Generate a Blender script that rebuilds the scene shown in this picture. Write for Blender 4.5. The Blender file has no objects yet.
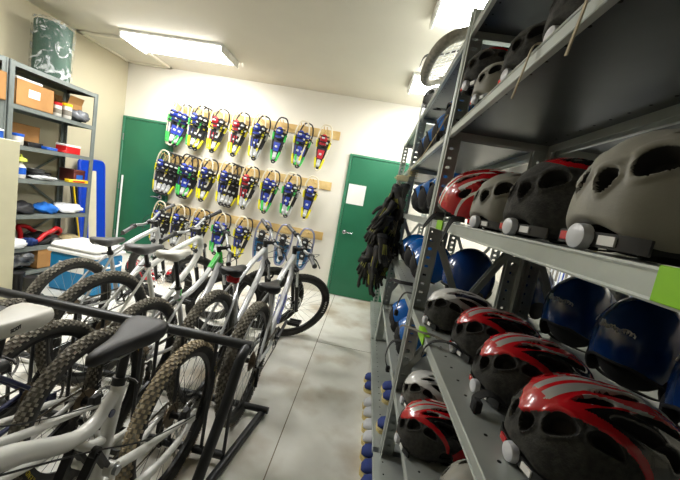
import bpy, math, random
from mathutils import Vector, Matrix, Euler
PI=math.pi
rnd=random.Random(7)
SC=bpy.context.scene; COL=SC.collection
# ------------------------------------------------------------------ materials
MATS={}
def mat(name,col,rough=.5,metal=0.,col2=None,nscale=8.,amt=.35,bump=0.,bscale=60.,emit=0.,coat=0.,trans=0.,alpha=1.,spec=.5):
    if name in MATS: return MATS[name]
    m=bpy.data.materials.new(name); m.use_nodes=True
    nt=m.node_tree; N=nt.nodes; L=nt.links
    b=N['Principled BSDF']
    tc=N.new('ShaderNodeTexCoord')
    nz=N.new('ShaderNodeTexNoise'); nz.inputs['Scale'].default_value=nscale; nz.inputs['Detail'].default_value=5
    L.new(tc.outputs['Object'],nz.inputs['Vector'])
    cr=N.new('ShaderNodeValToRGB')
    if col2 is None: col2=tuple(c*(1-amt) for c in col)
    cr.color_ramp.elements[0].position=.35; cr.color_ramp.elements[1].position=.65
    cr.color_ramp.elements[0].color=(*col2,1); cr.color_ramp.elements[1].color=(*col,1)
    L.new(nz.outputs['Fac'],cr.inputs['Fac']); L.new(cr.outputs['Color'],b.inputs['Base Color'])
    b.inputs['Roughness'].default_value=rough; b.inputs['Metallic'].default_value=metal
    b.inputs['Specular IOR Level'].default_value=spec
    if coat: b.inputs['Coat Weight'].default_value=coat; b.inputs['Coat Roughness'].default_value=.08
    if trans: b.inputs['Transmission Weight'].default_value=trans
    if alpha<1: b.inputs['Alpha'].default_value=alpha
    if emit:
        b.inputs['Emission Color'].default_value=(1,.985,.95,1); b.inputs['Emission Strength'].default_value=emit
    if bump:
        n2=N.new('ShaderNodeTexNoise'); n2.inputs['Scale'].default_value=bscale; n2.inputs['Detail'].default_value=4
        L.new(tc.outputs['Object'],n2.inputs['Vector'])
        bp=N.new('ShaderNodeBump'); bp.inputs['Strength'].default_value=bump; bp.inputs['Distance'].default_value=.01
        L.new(n2.outputs['Fac'],bp.inputs['Height']); L.new(bp.outputs['Normal'],b.inputs['Normal'])
    MATS[name]=m; return m
def s(r,g,b):   # sRGB 0-255 -> linear
    return tuple(((c/255)/12.92 if c/255<=.04045 else ((c/255+.055)/1.055)**2.4) for c in (r,g,b))
m_wall=mat('cream_paint',s(233,229,217),.75,nscale=1.5,amt=.05,bump=.05,bscale=120)
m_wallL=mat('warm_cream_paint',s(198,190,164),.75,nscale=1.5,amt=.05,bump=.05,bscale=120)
m_ceil=mat('ceiling_paint',s(215,210,196),.85,nscale=1.2,amt=.06,bump=.04)
m_door=mat('green_door_paint',s(38,112,80),.42,nscale=3,amt=.12,bump=.03,bscale=30)
m_frame=mat('green_frame_paint',s(60,128,98),.45,amt=.1)
m_steel=mat('grey_shelf_steel',s(182,188,184),.38,.4,nscale=5,amt=.18,bump=.02)
m_steel_shade=mat('shaded_shelf_steel',s(74,78,80),.35,.6,nscale=4,amt=.3)  # same shelf paint, darkened so the colour carries the shade underneath
m_steel2=mat('dark_shelf_steel',s(124,132,130),.45,.35,nscale=5,amt=.2)
m_dark=mat('black_plastic',s(22,22,23),.45,nscale=20,amt=.3)
m_hole=mat('dark_hole',s(14,14,14),.9)
m_rub=mat('tyre_rubber',s(62,60,55),.85,col2=s(40,40,38),nscale=10)
m_rubd=mat('dusty_tyre_rubber',s(158,153,140),.92,col2=s(104,99,88),nscale=16)
m_rubm=mat('muddy_tyre_rubber',s(198,184,156),.95,col2=s(150,137,112),nscale=14)
m_chr=mat('bright_metal',s(205,207,208),.22,.9,amt=.1)
m_alu=mat('brushed_aluminium',s(165,168,168),.35,.8,amt=.15)
m_blk=mat('black_metal',s(28,29,30),.35,.4,amt=.3)
m_rack=mat('black_rack_paint',s(52,54,56),.38,.2,nscale=7,amt=.25)
m_silver=mat('silver_frame_paint',s(205,207,208),.25,.25,nscale=4,amt=.08,coat=.4)
m_white=mat('white_frame_paint',s(226,226,220),.3,0,nscale=6,amt=.08,coat=.4)
m_greenp=mat('bright_green_paint',s(40,190,45),.3,coat=.4,amt=.1)
m_navy=mat('navy_paint',s(40,46,84),.35,coat=.3)
m_bluep=mat('blue_decal',s(50,84,200),.4)
m_redl=mat('red_reflector',s(200,20,28),.2,coat=.5)
m_sad=mat('black_saddle_vinyl',s(34,34,36),.5,nscale=14,amt=.25,bump=.05,bscale=200)
m_sadw=mat('white_saddle_vinyl',s(216,214,204),.45,nscale=9,amt=.12)
m_sadg=mat('grey_saddle_vinyl',s(88,88,88),.45,nscale=14,amt=.3)
m_whitep=mat('white_paper',s(240,240,236),.7,amt=.04)
m_lime=mat('lime_tape',s(140,205,20),.5,amt=.08)
m_wood=mat('pine_board',s(226,200,140),.6,col2=s(202,168,104),nscale=6)
m_card=mat('cardboard',s(178,132,78),.8,col2=s(158,114,64),nscale=4)
# ------------------------------------------------------------------ mesh builder
def frame_of(t):
    t=t.normalized(); a=Vector((0,0,1)) if abs(t.z)<.9 else Vector((1,0,0))
    n=t.cross(a).normalized(); return n,t.cross(n).normalized()
class MB:
    def __init__(s_): s_.v=[]; s_.f=[]; s_.m=[]; s_.mi=0
    def add(s_,vs,fs,M=None,mi=None):
        o=len(s_.v)
        s_.v.extend([tuple(M@Vector(p)) if M else tuple(p) for p in vs])
        s_.f.extend([tuple(i+o for i in f) for f in fs])
        s_.m.extend([s_.mi if mi is None else mi]*len(fs)); return s_
    def box(s_,x0,x1,y0,y1,z0,z1,M=None,bev=0.,mi=None):
        if bev<=0:
            vs=[(x,y,z) for z in (z0,z1) for y in (y0,y1) for x in (x0,x1)]
            return s_.add(vs,[(0,2,3,1),(4,5,7,6),(0,1,5,4),(2,6,7,3),(0,4,6,2),(1,3,7,5)],M,mi)
        b=min(bev,.49*(x1-x0),.49*(y1-y0),.49*(z1-z0))
        vs=[];idx={}
        for sx in (0,1):
            for sy in (0,1):
                for sz in (0,1):
                    X=(x0,x1)[sx];Y=(y0,y1)[sy];Z=(z0,z1)[sz]
                    ix=X+b*(1-2*sx);iy=Y+b*(1-2*sy);iz=Z+b*(1-2*sz)
                    idx[sx,sy,sz]=len(vs); vs+=[(X,iy,iz),(ix,Y,iz),(ix,iy,Z)]
        g=lambda a,k: idx[a]+k
        fs=[]
        for k in range(3):
            o=[i for i in range(3) if i!=k]
            for sd in (0,1):
                q=[]
                for (u,w) in ((0,0),(1,0),(1,1),(0,1)):
                    a=[0,0,0];a[k]=sd;a[o[0]]=u;a[o[1]]=w;q.append(g(tuple(a),k))
                fs.append(tuple(q))
            for u in (0,1):
                for w in (0,1):
                    a=[0,0,0];a[o[0]]=u;a[o[1]]=w; c=list(a);c[k]=1
                    fs.append((g(tuple(a),o[0]),g(tuple(a),o[1]),g(tuple(c),o[1]),g(tuple(c),o[0])))
        for a in idx: fs.append((idx[a],idx[a]+1,idx[a]+2))
        return s_.add(vs,fs,M,mi)
    def tube(s_,pts,r,seg=8,closed=False,M=None,mi=None,sy=1.,cap=True):
        P=[Vector(p) for p in pts]; n=len(P); R=r if isinstance(r,(list,tuple)) else [r]*n
        vs=[];nn=None
        for i in range(n):
            if closed: t=P[(i+1)%n]-P[i-1]
            else: t=P[min(i+1,n-1)]-P[max(i-1,0)]
            if t.length<1e-9: t=Vector((0,0,1))
            t.normalize()
            if nn is None: nn,_=frame_of(t)
            else:
                nn=nn-t*nn.dot(t)
                if nn.length<1e-6: nn,_=frame_of(t)
                nn.normalize()
            bb=t.cross(nn)
            for k in range(seg):
                a=2*PI*k/seg; vs.append(P[i]+nn*(math.cos(a)*R[i])+bb*(math.sin(a)*R[i]*sy))
        fs=[]
        for i in range(n if closed else n-1):
            j=(i+1)%n
            for k in range(seg):
                l=(k+1)%seg; fs.append((i*seg+k,i*seg+l,j*seg+l,j*seg+k))
        if cap and not closed:
            fs.append(tuple(range(seg-1,-1,-1))); fs.append(tuple((n-1)*seg+k for k in range(seg)))
        return s_.add(vs,fs,M,mi)
    def lathe(s_,prof,seg=20,M=None,mi=None):
        vs=[];n=len(prof)
        for r,z in prof:
            for k in range(seg):
                a=2*PI*k/seg; vs.append((r*math.cos(a),r*math.sin(a),z))
        fs=[]
        for i in range(n-1):
            for k in range(seg):
                l=(k+1)%seg; fs.append((i*seg+k,i*seg+l,(i+1)*seg+l,(i+1)*seg+k))
        ring=prof[0]==prof[-1]
        if prof[0][0]>1e-6 and not ring: fs.append(tuple(range(seg-1,-1,-1)))
        if prof[-1][0]>1e-6 and not ring: fs.append(tuple((n-1)*seg+k for k in range(seg)))
        return s_.add(vs,fs,M,mi)
    def ell(s_,c,rad,seg=14,rings=8,M=None,mi=None,warp=None):
        vs=[];fs=[]
        for i in range(rings+1):
            p=PI*i/rings
            for k in range(seg):
                a=2*PI*k/seg
                d=Vector((math.sin(p)*math.cos(a),math.sin(p)*math.sin(a),math.cos(p)))
                w=warp(d) if warp else 1.
                vs.append((c[0]+rad[0]*d.x*w,c[1]+rad[1]*d.y*w,c[2]+rad[2]*d.z*w))
        for i in range(rings):
            for k in range(seg):
                l=(k+1)%seg; fs.append((i*seg+k,(i+1)*seg+k,(i+1)*seg+l,i*seg+l))
        return s_.add(vs,fs,M,mi)
    def prism(s_,poly,z0,z1,M=None,mi=None):
        n=len(poly); vs=[(x,y,z0) for x,y in poly]+[(x,y,z1) for x,y in poly]
        fs=[tuple(range(n-1,-1,-1)),tuple(range(n,2*n))]+[(i,(i+1)%n,n+(i+1)%n,n+i) for i in range(n)]
        return s_.add(vs,fs,M,mi)
    def ribbon(s_,pts,wid,side,th=.002,M=None,mi=None):
        P=[Vector(p) for p in pts];vs=[];n=len(P)
        for i,p in enumerate(P):
            t=(P[min(i+1,n-1)]-P[max(i-1,0)]).normalized()
            sd=Vector(side[i] if isinstance(side,list) else side); sd=(sd-t*sd.dot(t)); sd.normalize(); nr=t.cross(sd)
            w=wid[i] if isinstance(wid,list) else wid
            for a,b in ((-1,-1),(1,-1),(1,1),(-1,1)): vs.append(p+sd*(a*w/2)+nr*(b*th/2))
        fs=[]
        for i in range(n-1):
            for k in range(4):
                l=(k+1)%4; fs.append((i*4+k,i*4+l,i*4+4+l,i*4+4+k))
        fs+= [(3,2,1,0),tuple((n-1)*4+k for k in range(4))]
        return s_.add(vs,fs,M,mi)
    def bar(s_,a,b,w,h,mi=None,up=(0,0,1)):   # rectangular bar from a to b
        a=Vector(a);b=Vector(b);t=(b-a).normalized();u=Vector(up); sd=t.cross(u)
        if sd.length<1e-4: sd=t.cross(Vector((1,0,0)))
        sd.normalize();u=sd.cross(t)
        vs=[p+sd*(i*w/2)+u*(j*h/2) for p in (a,b) for i,j in ((-1,-1),(1,-1),(1,1),(-1,1))]
        return s_.add(vs,[(3,2,1,0),(4,5,6,7)]+[(k,(k+1)%4,4+(k+1)%4,4+k) for k in range(4)],None,mi)
    def mesh(s_,name,mats,ang=40):
        me=bpy.data.meshes.new(name); me.from_pydata(s_.v,[],s_.f)
        for m in (mats if isinstance(mats,(list,tuple)) else [mats]): me.materials.append(m)
        for p,i in zip(me.polygons,s_.m): p.material_index=i; p.use_smooth=True
        try: me.set_sharp_from_angle(angle=math.radians(ang))
        except Exception: pass
        me.update(); return me
    def build(s_,name,mats,parent=None,ang=40):
        return link(name,s_.mesh(name,mats,ang),parent)
def link(name,me,parent=None):
    o=bpy.data.objects.new(name,me); COL.objects.link(o)
    if parent is not None: o.parent=parent
    return o
def tag(o,label,cat,group=None,kind=None):
    o['label']=label; o['category']=cat
    if group: o['group']=group
    if kind: o['kind']=kind
    return o
def thing(name,label,cat,loc=(0,0,0),rot=(0,0,0),group=None):
    o=bpy.data.objects.new(name,None); COL.objects.link(o); o.empty_display_size=.05
    o.location=loc; o.rotation_euler=rot
    return tag(o,label,cat,group)
KIDS={}
def kids(o): return [c for c in bpy.data.objects if c.parent==o]
def dup(o,parent=None):
    c=o.copy(); COL.objects.link(c)
    if parent is not None: c.parent=parent
    for ch in kids(o): dup(ch,c)
    return c
def struct(o): o['kind']='structure'; return o
def text_mesh(txt,size,extr=.0006,bold=.0):
    cu=bpy.data.curves.new('t','FONT'); cu.body=txt; cu.size=size; cu.extrude=extr; cu.offset=bold; cu.align_x='CENTER'; cu.align_y='CENTER'; cu.resolution_u=3
    ob=bpy.data.objects.new('t',cu); COL.objects.link(ob)
    dg=bpy.context.evaluated_depsgraph_get(); ev=ob.evaluated_get(dg)
    me=bpy.data.meshes.new_from_object(ev); 
    vs=[tuple(v.co) for v in me.vertices]; fs=[tuple(p.vertices) for p in me.polygons]
    bpy.data.objects.remove(ob); bpy.data.curves.remove(cu); bpy.data.meshes.remove(me)
    return vs,fs
def T(x=0,y=0,z=0): return Matrix.Translation((x,y,z))
def Rz(a): return Matrix.Rotation(a,4,'Z')
def Rx(a): return Matrix.Rotation(a,4,'X')
def Ry(a): return Matrix.Rotation(a,4,'Y')
def Smat(x,y,z): return Matrix.Diagonal((x,y,z,1))
# ------------------------------------------------------------------ camera
H=1.42
YAW,PITCH,ROLL,FPX=-0.07,-0.12,0.178,320.5
f=Vector((math.sin(YAW)*math.cos(PITCH),math.cos(YAW)*math.cos(PITCH),math.sin(PITCH)))
r=Vector((math.cos(YAW),-math.sin(YAW),0)); u=r.cross(f)
r2=r*math.cos(ROLL)+u*math.sin(ROLL); u2=-r*math.sin(ROLL)+u*math.cos(ROLL)
cd=bpy.data.cameras.new('camera'); cam=bpy.data.objects.new('camera',cd); COL.objects.link(cam)
cd.sensor_width=36; cd.lens=FPX/680*36; cd.clip_start=.02
Mx=Matrix((r2,u2,-f)).transposed().to_4x4(); Mx.translation=(0,0,H); cam.matrix_world=Mx
SC.camera=cam
# ------------------------------------------------------------------ room shell
XL,XR,D,YF,HC=-3.93,2.2,4.757,-2.4,2.9
def slab(name,x0,x1,y0,y1,z0,z1,m):
    return struct(MB().box(x0,x1,y0,y1,z0,z1).build(name,m))
# floor material with a control joint and stains
def floor_mat():
    m=bpy.data.materials.new('worn_concrete'); m.use_nodes=True; nt=m.node_tree;N=nt.nodes;L=nt.links;b=N['Principled BSDF']
    tc=N.new('ShaderNodeTexCoord')
    def noise(sc,det,lo,hi,c0,c1):
        n=N.new('ShaderNodeTexNoise'); n.inputs['Scale'].default_value=sc;n.inputs['Detail'].default_value=det
        L.new(tc.outputs['Object'],n.inputs['Vector']); c=N.new('ShaderNodeValToRGB')
        c.color_ramp.elements[0].position=lo;c.color_ramp.elements[1].position=hi
        c.color_ramp.elements[0].color=(*c0,1);c.color_ramp.elements[1].color=(*c1,1)
        L.new(n.outputs['Fac'],c.inputs['Fac']); return c.outputs['Color']
    base=noise(2.2,6,.3,.7,s(230,229,221),s(244,243,236))
    st=noise(1.7,10,.50,.72,(1,1,1),s(176,150,108))
    fine=noise(14,6,.3,.75,(.9,.89,.87),(1,1,1))
    def mul(a,c,fac):
        x=N.new('ShaderNodeMix');x.data_type='RGBA';x.blend_type='MULTIPLY';x.inputs[0].default_value=fac
        L.new(a,x.inputs[6]);L.new(c,x.inputs[7]);return x.outputs[2]
    o=mul(mul(base,st,.8),fine,.55)
    L.new(o,b.inputs['Base Color']); b.inputs['Roughness'].default_value=.42
    return m
m_floor=floor_mat()
slab('floor',XL-.1,XR+.1,YF-.1,D+.1,-.1,0,m_floor)
m_joint=mat('joint_filler',s(150,140,118),.8)
struct(MB().box(-.265,-.259,.2,D-.002,-.01,.0008).box(-.262,XR,3.05,3.056,-.01,.0008).build('trim_1',m_joint))
slab('wall_left',XL-.1,XL,YF-.1,D+.1,0,HC,m_wallL)
slab('wall_right',XR,XR+.1,YF-.1,D+.1,0,HC,m_wall)
slab('wall_back',XL-.1,XR+.1,D,D+.1,0,HC,m_wall)
slab('wall_front',XL-.1,XR+.1,YF-.1,YF,0,HC,mat('dark_grey_paint',s(96,94,90),.8,amt=.05))
slab('ceiling',XL-.1,XR+.1,YF-.1,D+.1,HC,HC+.1,m_ceil)
# ceiling hatch in the corner
mb=MB(); hx0,hx1,hy0,hy1=XL+.03,-3.22,3.86,D-.04
for a in ((hx0,hx1,hy0,hy0+.05),(hx0,hx1,hy1-.05,hy1),(hx0,hx0+.05,hy0,hy1),(hx1-.05,hx1,hy0,hy1)): mb.box(a[0],a[1],a[2],a[3],HC-.028,HC,bev=.004)
struct(mb.build('trim_2',mat('hatch_trim_paint',s(228,222,204),.6,amt=.05)))
struct(MB().box(hx0+.05,hx1-.05,hy0+.05,hy1-.05,HC-.012,HC).build('trim_3',m_ceil))
# doors -----------------------------------------------------------
def door(n,x0,x1,knobx,side):
    mb=MB(); w=.035
    mb.box(x0-w,x0,D-.03,D+.0,0,2.08+w,bev=.004).box(x1,x1+w,D-.03,D,0,2.08+w,bev=.004).box(x0,x1,D-.03,D,2.08,2.08+w,bev=.004)
    fr=bpy.data.objects.new('door_%d'%n,None); COL.objects.link(fr); struct(fr)
    mb.build('door_frame',m_frame,fr)
    MB().box(x0+.004,x1-.004,D-.022,D-.002,.012,2.076,bev=.003).build('door_leaf',m_door,fr)
    k=MB(); M=T(knobx,D-.022,.98)@Rx(PI/2)
    k.lathe([(.032,0),(.032,.006),(.014,.012),(.011,.05),(.014,.055)],18,M)
    if side: k.tube([(knobx,D-.07,.98),(knobx+.05*side,D-.072,.982),(knobx+.12*side,D-.066,.975)],[.012,.010,.008],10)
    else: k.ell((knobx,D-.085,.98),(.03,.022,.03),16,10)
    k.build('door_handle',m_chr,fr)
    hx=x0 if side<0 else x1
    h=MB()
    for z in (.3,1.05,1.8): h.lathe([(.008,-.05),(.008,.05)],8,T(hx,D-.032,z))
    h.build('hinge',m_alu,fr)
    return fr
door(1,-3.885,-3.12,-3.2,-1)
door(2,-.37,.53,-.29,1)
# sheet of paper on door 2
o=MB().box(-.345,-.09,D-.0245,D-.0225,1.40,1.69).build('paper_notice',[m_whitep]); tag(o,'blank white sheet of paper taped to the right green door','paper notice')
# fluorescent fixtures ---------------------------------------------
def light_fix(cx,cy,label):
    t=thing('ceiling_light',label,'ceiling light',(cx,cy,HC),group=None)
    MB().box(-.62,.62,-.23,.23,-.03,0,bev=.006).build('housing',mat('fixture_white',s(235,235,230),.4),t)
    mb=MB(); pr=[]
    for k in range(9):
        a=PI*k/8; pr.append((-.215*math.cos(a),-.03-.055*math.sin(a)**.6))
    vs=[(x,y,z) for x in (-.6,.6) for y,z in pr]; n=9
    mb.add(vs,[(i,i+1,n+i+1,n+i) for i in range(n-1)]+[tuple(range(n)),tuple(range(2*n-1,n-1,-1))])
    mb.build('diffuser',mat('glowing_diffuser',s(255,252,240),.4,emit=LIGHT,amt=.01),t)
    for sx in (-1,1): MB().box(sx*.61-.012,sx*.61+.012,-.222,.222,-.088,-.001,bev=.005).build('end_cap',MATS['fixture_white'],t)
LIGHT=22.
light_fix(-2.55,3.87,'fluorescent ceiling light above the snowshoe wall near the left shelf')
light_fix(.82,2.42,'nearest fluorescent ceiling light, above the right-hand shelving')
light_fix(.82,3.87,'farthest fluorescent ceiling light, half hidden behind the tall right shelving')
light_fix(-2.55,2.02,'fluorescent ceiling light over the parked bikes')
# ------------------------------------------------------------------ bicycles
WR=.335
def tyre_mb(R=WR,w=.027,N=66,knob=True):
    mb=MB(); n=72; seg=12
    mb.tube([((R-w-.003)*math.cos(2*PI*i/n),0,(R-w-.003)*math.sin(2*PI*i/n)) for i in range(n)],w,seg,closed=True)
    for q in range(len(mb.f)):
        c=[sum(mb.v[k][j] for k in mb.f[q])/4 for j in (0,2)]
        if math.hypot(*c)>R-w+.008: mb.m[q]=2
    if knob:
        for i in range(N):
            for (ph,off,tw,lw) in ((0,-.36,.012,.011),(0,.36,.012,.011),(.5,0,.013,.012),(.5,-.85,.010,.012),(.5,.85,.010,.012),(0,-1.15,.008,.010),(0,1.15,.008,.010)):
                a=2*PI*(i+ph)/N
                M=Ry(-a)@T(R-w-.003,0,0)@Rz(off)@T(w-.002,0,0)
                mb.box(0,.007,-tw/2,tw/2,-lw/2,lw/2,M,mi=1)
    return mb
def rim_mb(R=WR):
    mb=MB(); n=60; rr=R-.060
    prof=[(rr-.012,-.007),(rr+.006,-.012),(rr+.012,-.012),(rr+.012,.012),(rr+.006,.012),(rr-.012,.007)]
    mb.lathe([(a,b) for a,b in prof]+[prof[0]],n,Rx(PI/2)); return mb
def spokes_mb(R=WR):
    mb=MB(); rr=R-.066; n=28
    for i in range(n):
        a=2*PI*i/n; sd=.028 if i%2 else -.028; b=a+(.9 if (i//2)%2 else -.9)
        mb.tube([(.024*math.cos(b),sd,.024*math.sin(b)),(rr*math.cos(a),0,rr*math.sin(a))],.0011,3,cap=False)
    return mb
def hub_mb():
    mb=MB(); mb.lathe([(.008,-.055),(.012,-.05),(.012,-.035),(.026,-.032),(.026,-.026),(.014,-.022),(.014,.022),(.026,.026),(.026,.032),(.012,.035),(.012,.05),(.008,.055)],16,Rx(PI/2)); return mb
def disc_mb(y):
    mb=MB(); n=36
    M=T(0,y,0)@Rx(PI/2)
    mb.lathe([(.066,-.001),(.08,-.001),(.08,.001),(.066,.001),(.066,-.001)],n,M)
    for k in range(6):
        a=2*PI*k/6; mb.bar((.015*math.cos(a),y,.015*math.sin(a)),(.07*math.cos(a+.5),y,.07*math.sin(a+.5)),.008,.002,up=(0,1,0))
    return mb
def cass_mb(y):
    mb=MB()
    for k in range(6):
        R=.022+.006*k; N=14+2*k; yy=y+.0045*k
        poly=[]
        for i in range(N*2):
            a=PI*i/N; q=R+(.003 if i%2 else -.001); poly.append((q*math.cos(a),q*math.sin(a)))
        mb.prism(poly,-.001,.001,T(0,yy,0)@Rx(PI/2))
    return mb
m_rubt=mat('dusty_tread_base',s(112,108,98),.95,col2=s(78,75,67),nscale=14)
CH={}
def arc_letters(mb,txt,R,y,size,a0,da,flip):
    for i,c in enumerate(txt):
        if c==' ': continue
        if c not in CH: CH[c]=text_mesh(c,1.)
        vs,fs=CH[c]; a=a0-da*i
        # plane XZ, letter up = radial
        M=Ry(-a+PI/2)@T(0,y,R)@(Rx(PI/2) if not flip else Rz(PI)@Rx(PI/2))@Smat(size,size,1)
        mb.add(vs,fs,M)
TY=tyre_mb().mesh('tyre',[m_rub,m_rub,m_rub]); TYD=tyre_mb().mesh('tyre',[m_rub,m_rubd,m_rubt]); TYM=tyre_mb().mesh('tyre',[m_rub,m_rubm,m_rubd])
RIMB=rim_mb().mesh('rim',m_blk); RIMS=rim_mb().mesh('rim',m_alu); SPK=spokes_mb().mesh('spokes',m_alu); SPKB=spokes_mb().mesh('spokes',m_blk)
HUB=hub_mb().mesh('hub',m_blk)
DISC=disc_mb(.045).mesh('brake_disc',m_chr); CASS=cass_mb(-.048).mesh('cassette',mat('worn_cassette_steel',s(120,104,82),.4,.7))
def lett(txt,m,size=.03,a0=0.,flip=False,y=.026):
    mb=MB(); da=size*.85/(WR-.045)
    for base in (a0,a0+PI):
        arc_letters(mb,txt,WR-.041,-y,size,base,da,False)
        arc_letters(mb,txt,WR-.041,y,size,base,-da,True)
    return mb.mesh('lettering',m)
LW=lett('MAXXIS',m_whitep,.026,.35); LY=lett('KENDA',mat('yellow_print',s(226,204,40),.6),.022,-.5)
def wheel(name,parent,tyre,rim,spk,x,let=None,rear=False,rot=0.):
    e=bpy.data.objects.new(name,tyre) ; COL.objects.link(e); e.parent=parent
    # the tyre mesh carries the wheel; rim, spokes and hub hang on it
    e.location=(x,0,WR); e.rotation_euler=(0,rot,0)
    for nm,me in (('rim',rim),('spokes',spk),('hub',HUB),('brake_disc',DISC)): link(nm,me,e)
    if rear: link('cassette',CASS,e)
    if let: link('lettering',let,e)
    return e
def saddle(parent,x,z,m,back=1,dirx=1,txt=None):
    # x = clamp position, nose towards +x*dirx
    mb=MB(); prof=[(-.138,.0,.012,.016),(-.132,.046,.040,.018),(-.115,.068,.054,.018),(-.085,.075,.060,.014),(-.045,.064,.058,.008),(0,.043,.052,.005),(.05,.029,.046,.004),(.10,.023,.038,.004),(.128,.018,.030,.001),(.142,.006,.012,-.004)]
    sg=18; vs=[];fs=[]
    for (px,w,hh,dz) in prof:
        for k in range(sg):
            a=2*PI*k/sg; c=math.cos(a);s_=math.sin(a)
            yy=w*(abs(c)**.8)*(1 if c>=0 else -1)
            zz=dz+(hh*.42*abs(s_)**.7 if s_>0 else -hh*(.75 if abs(c)>.3 else .5)*abs(s_)**.8)
            if s_>.8 and w>.03: zz-=.004
            vs.append((x+px*dirx,yy,z-.022+zz))
    n=len(prof)
    for i in range(n-1):
        for k in range(sg):
            l=(k+1)%sg; fs.append((i*sg+k,i*sg+l,(i+1)*sg+l,(i+1)*sg+k))
    fs+=[tuple(range(sg)),tuple((n-1)*sg+k for k in range(sg))]
    mb.add(vs,fs); sd=mb.build('saddle',[m],parent,60)
    rl=MB()
    for sy in (-1,1): rl.tube([(x-.1*dirx,sy*.03,z-.03),(x-.06*dirx,sy*.026,z-.052),(x+.05*dirx,sy*.02,z-.052),(x+.11*dirx,sy*.006,z-.032)],.0035,6)
    rl.build('saddle_rails',m_alu,sd)
    if txt:
        for sy in (-1,1):
            vs,fs=text_mesh(txt,.017,bold=.0006)
            M=T(x-.012,sy*.0545,z-.016)@Rz(.3*sy)@(Rz(PI) if sy>0 else Matrix.Identity(4))@Rx(PI/2)
            MB().add(vs,fs,M).build('saddle_lettering',m_hole,sd)
    return sd
AX0=Vector((1.01,0,.335)); AXU=Vector((-.35,0,.937)).normalized()
def axp(t): return AX0+AXU*t
def smooth_path(pts,n=6):
    P=[Vector(p) for p in pts]; out=[]
    for i in range(len(P)-1):
        p0=P[max(i-1,0)];p1=P[i];p2=P[i+1];p3=P[min(i+2,len(P)-1)]
        for k in range(n):
            t=k/n; out.append(.5*((2*p1)+(p2-p0)*t+(2*p0-5*p1+4*p2-p3)*t*t+(3*p1-p0-3*p2+p3)*t**3))
    out.append(P[-1]); return out
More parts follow.
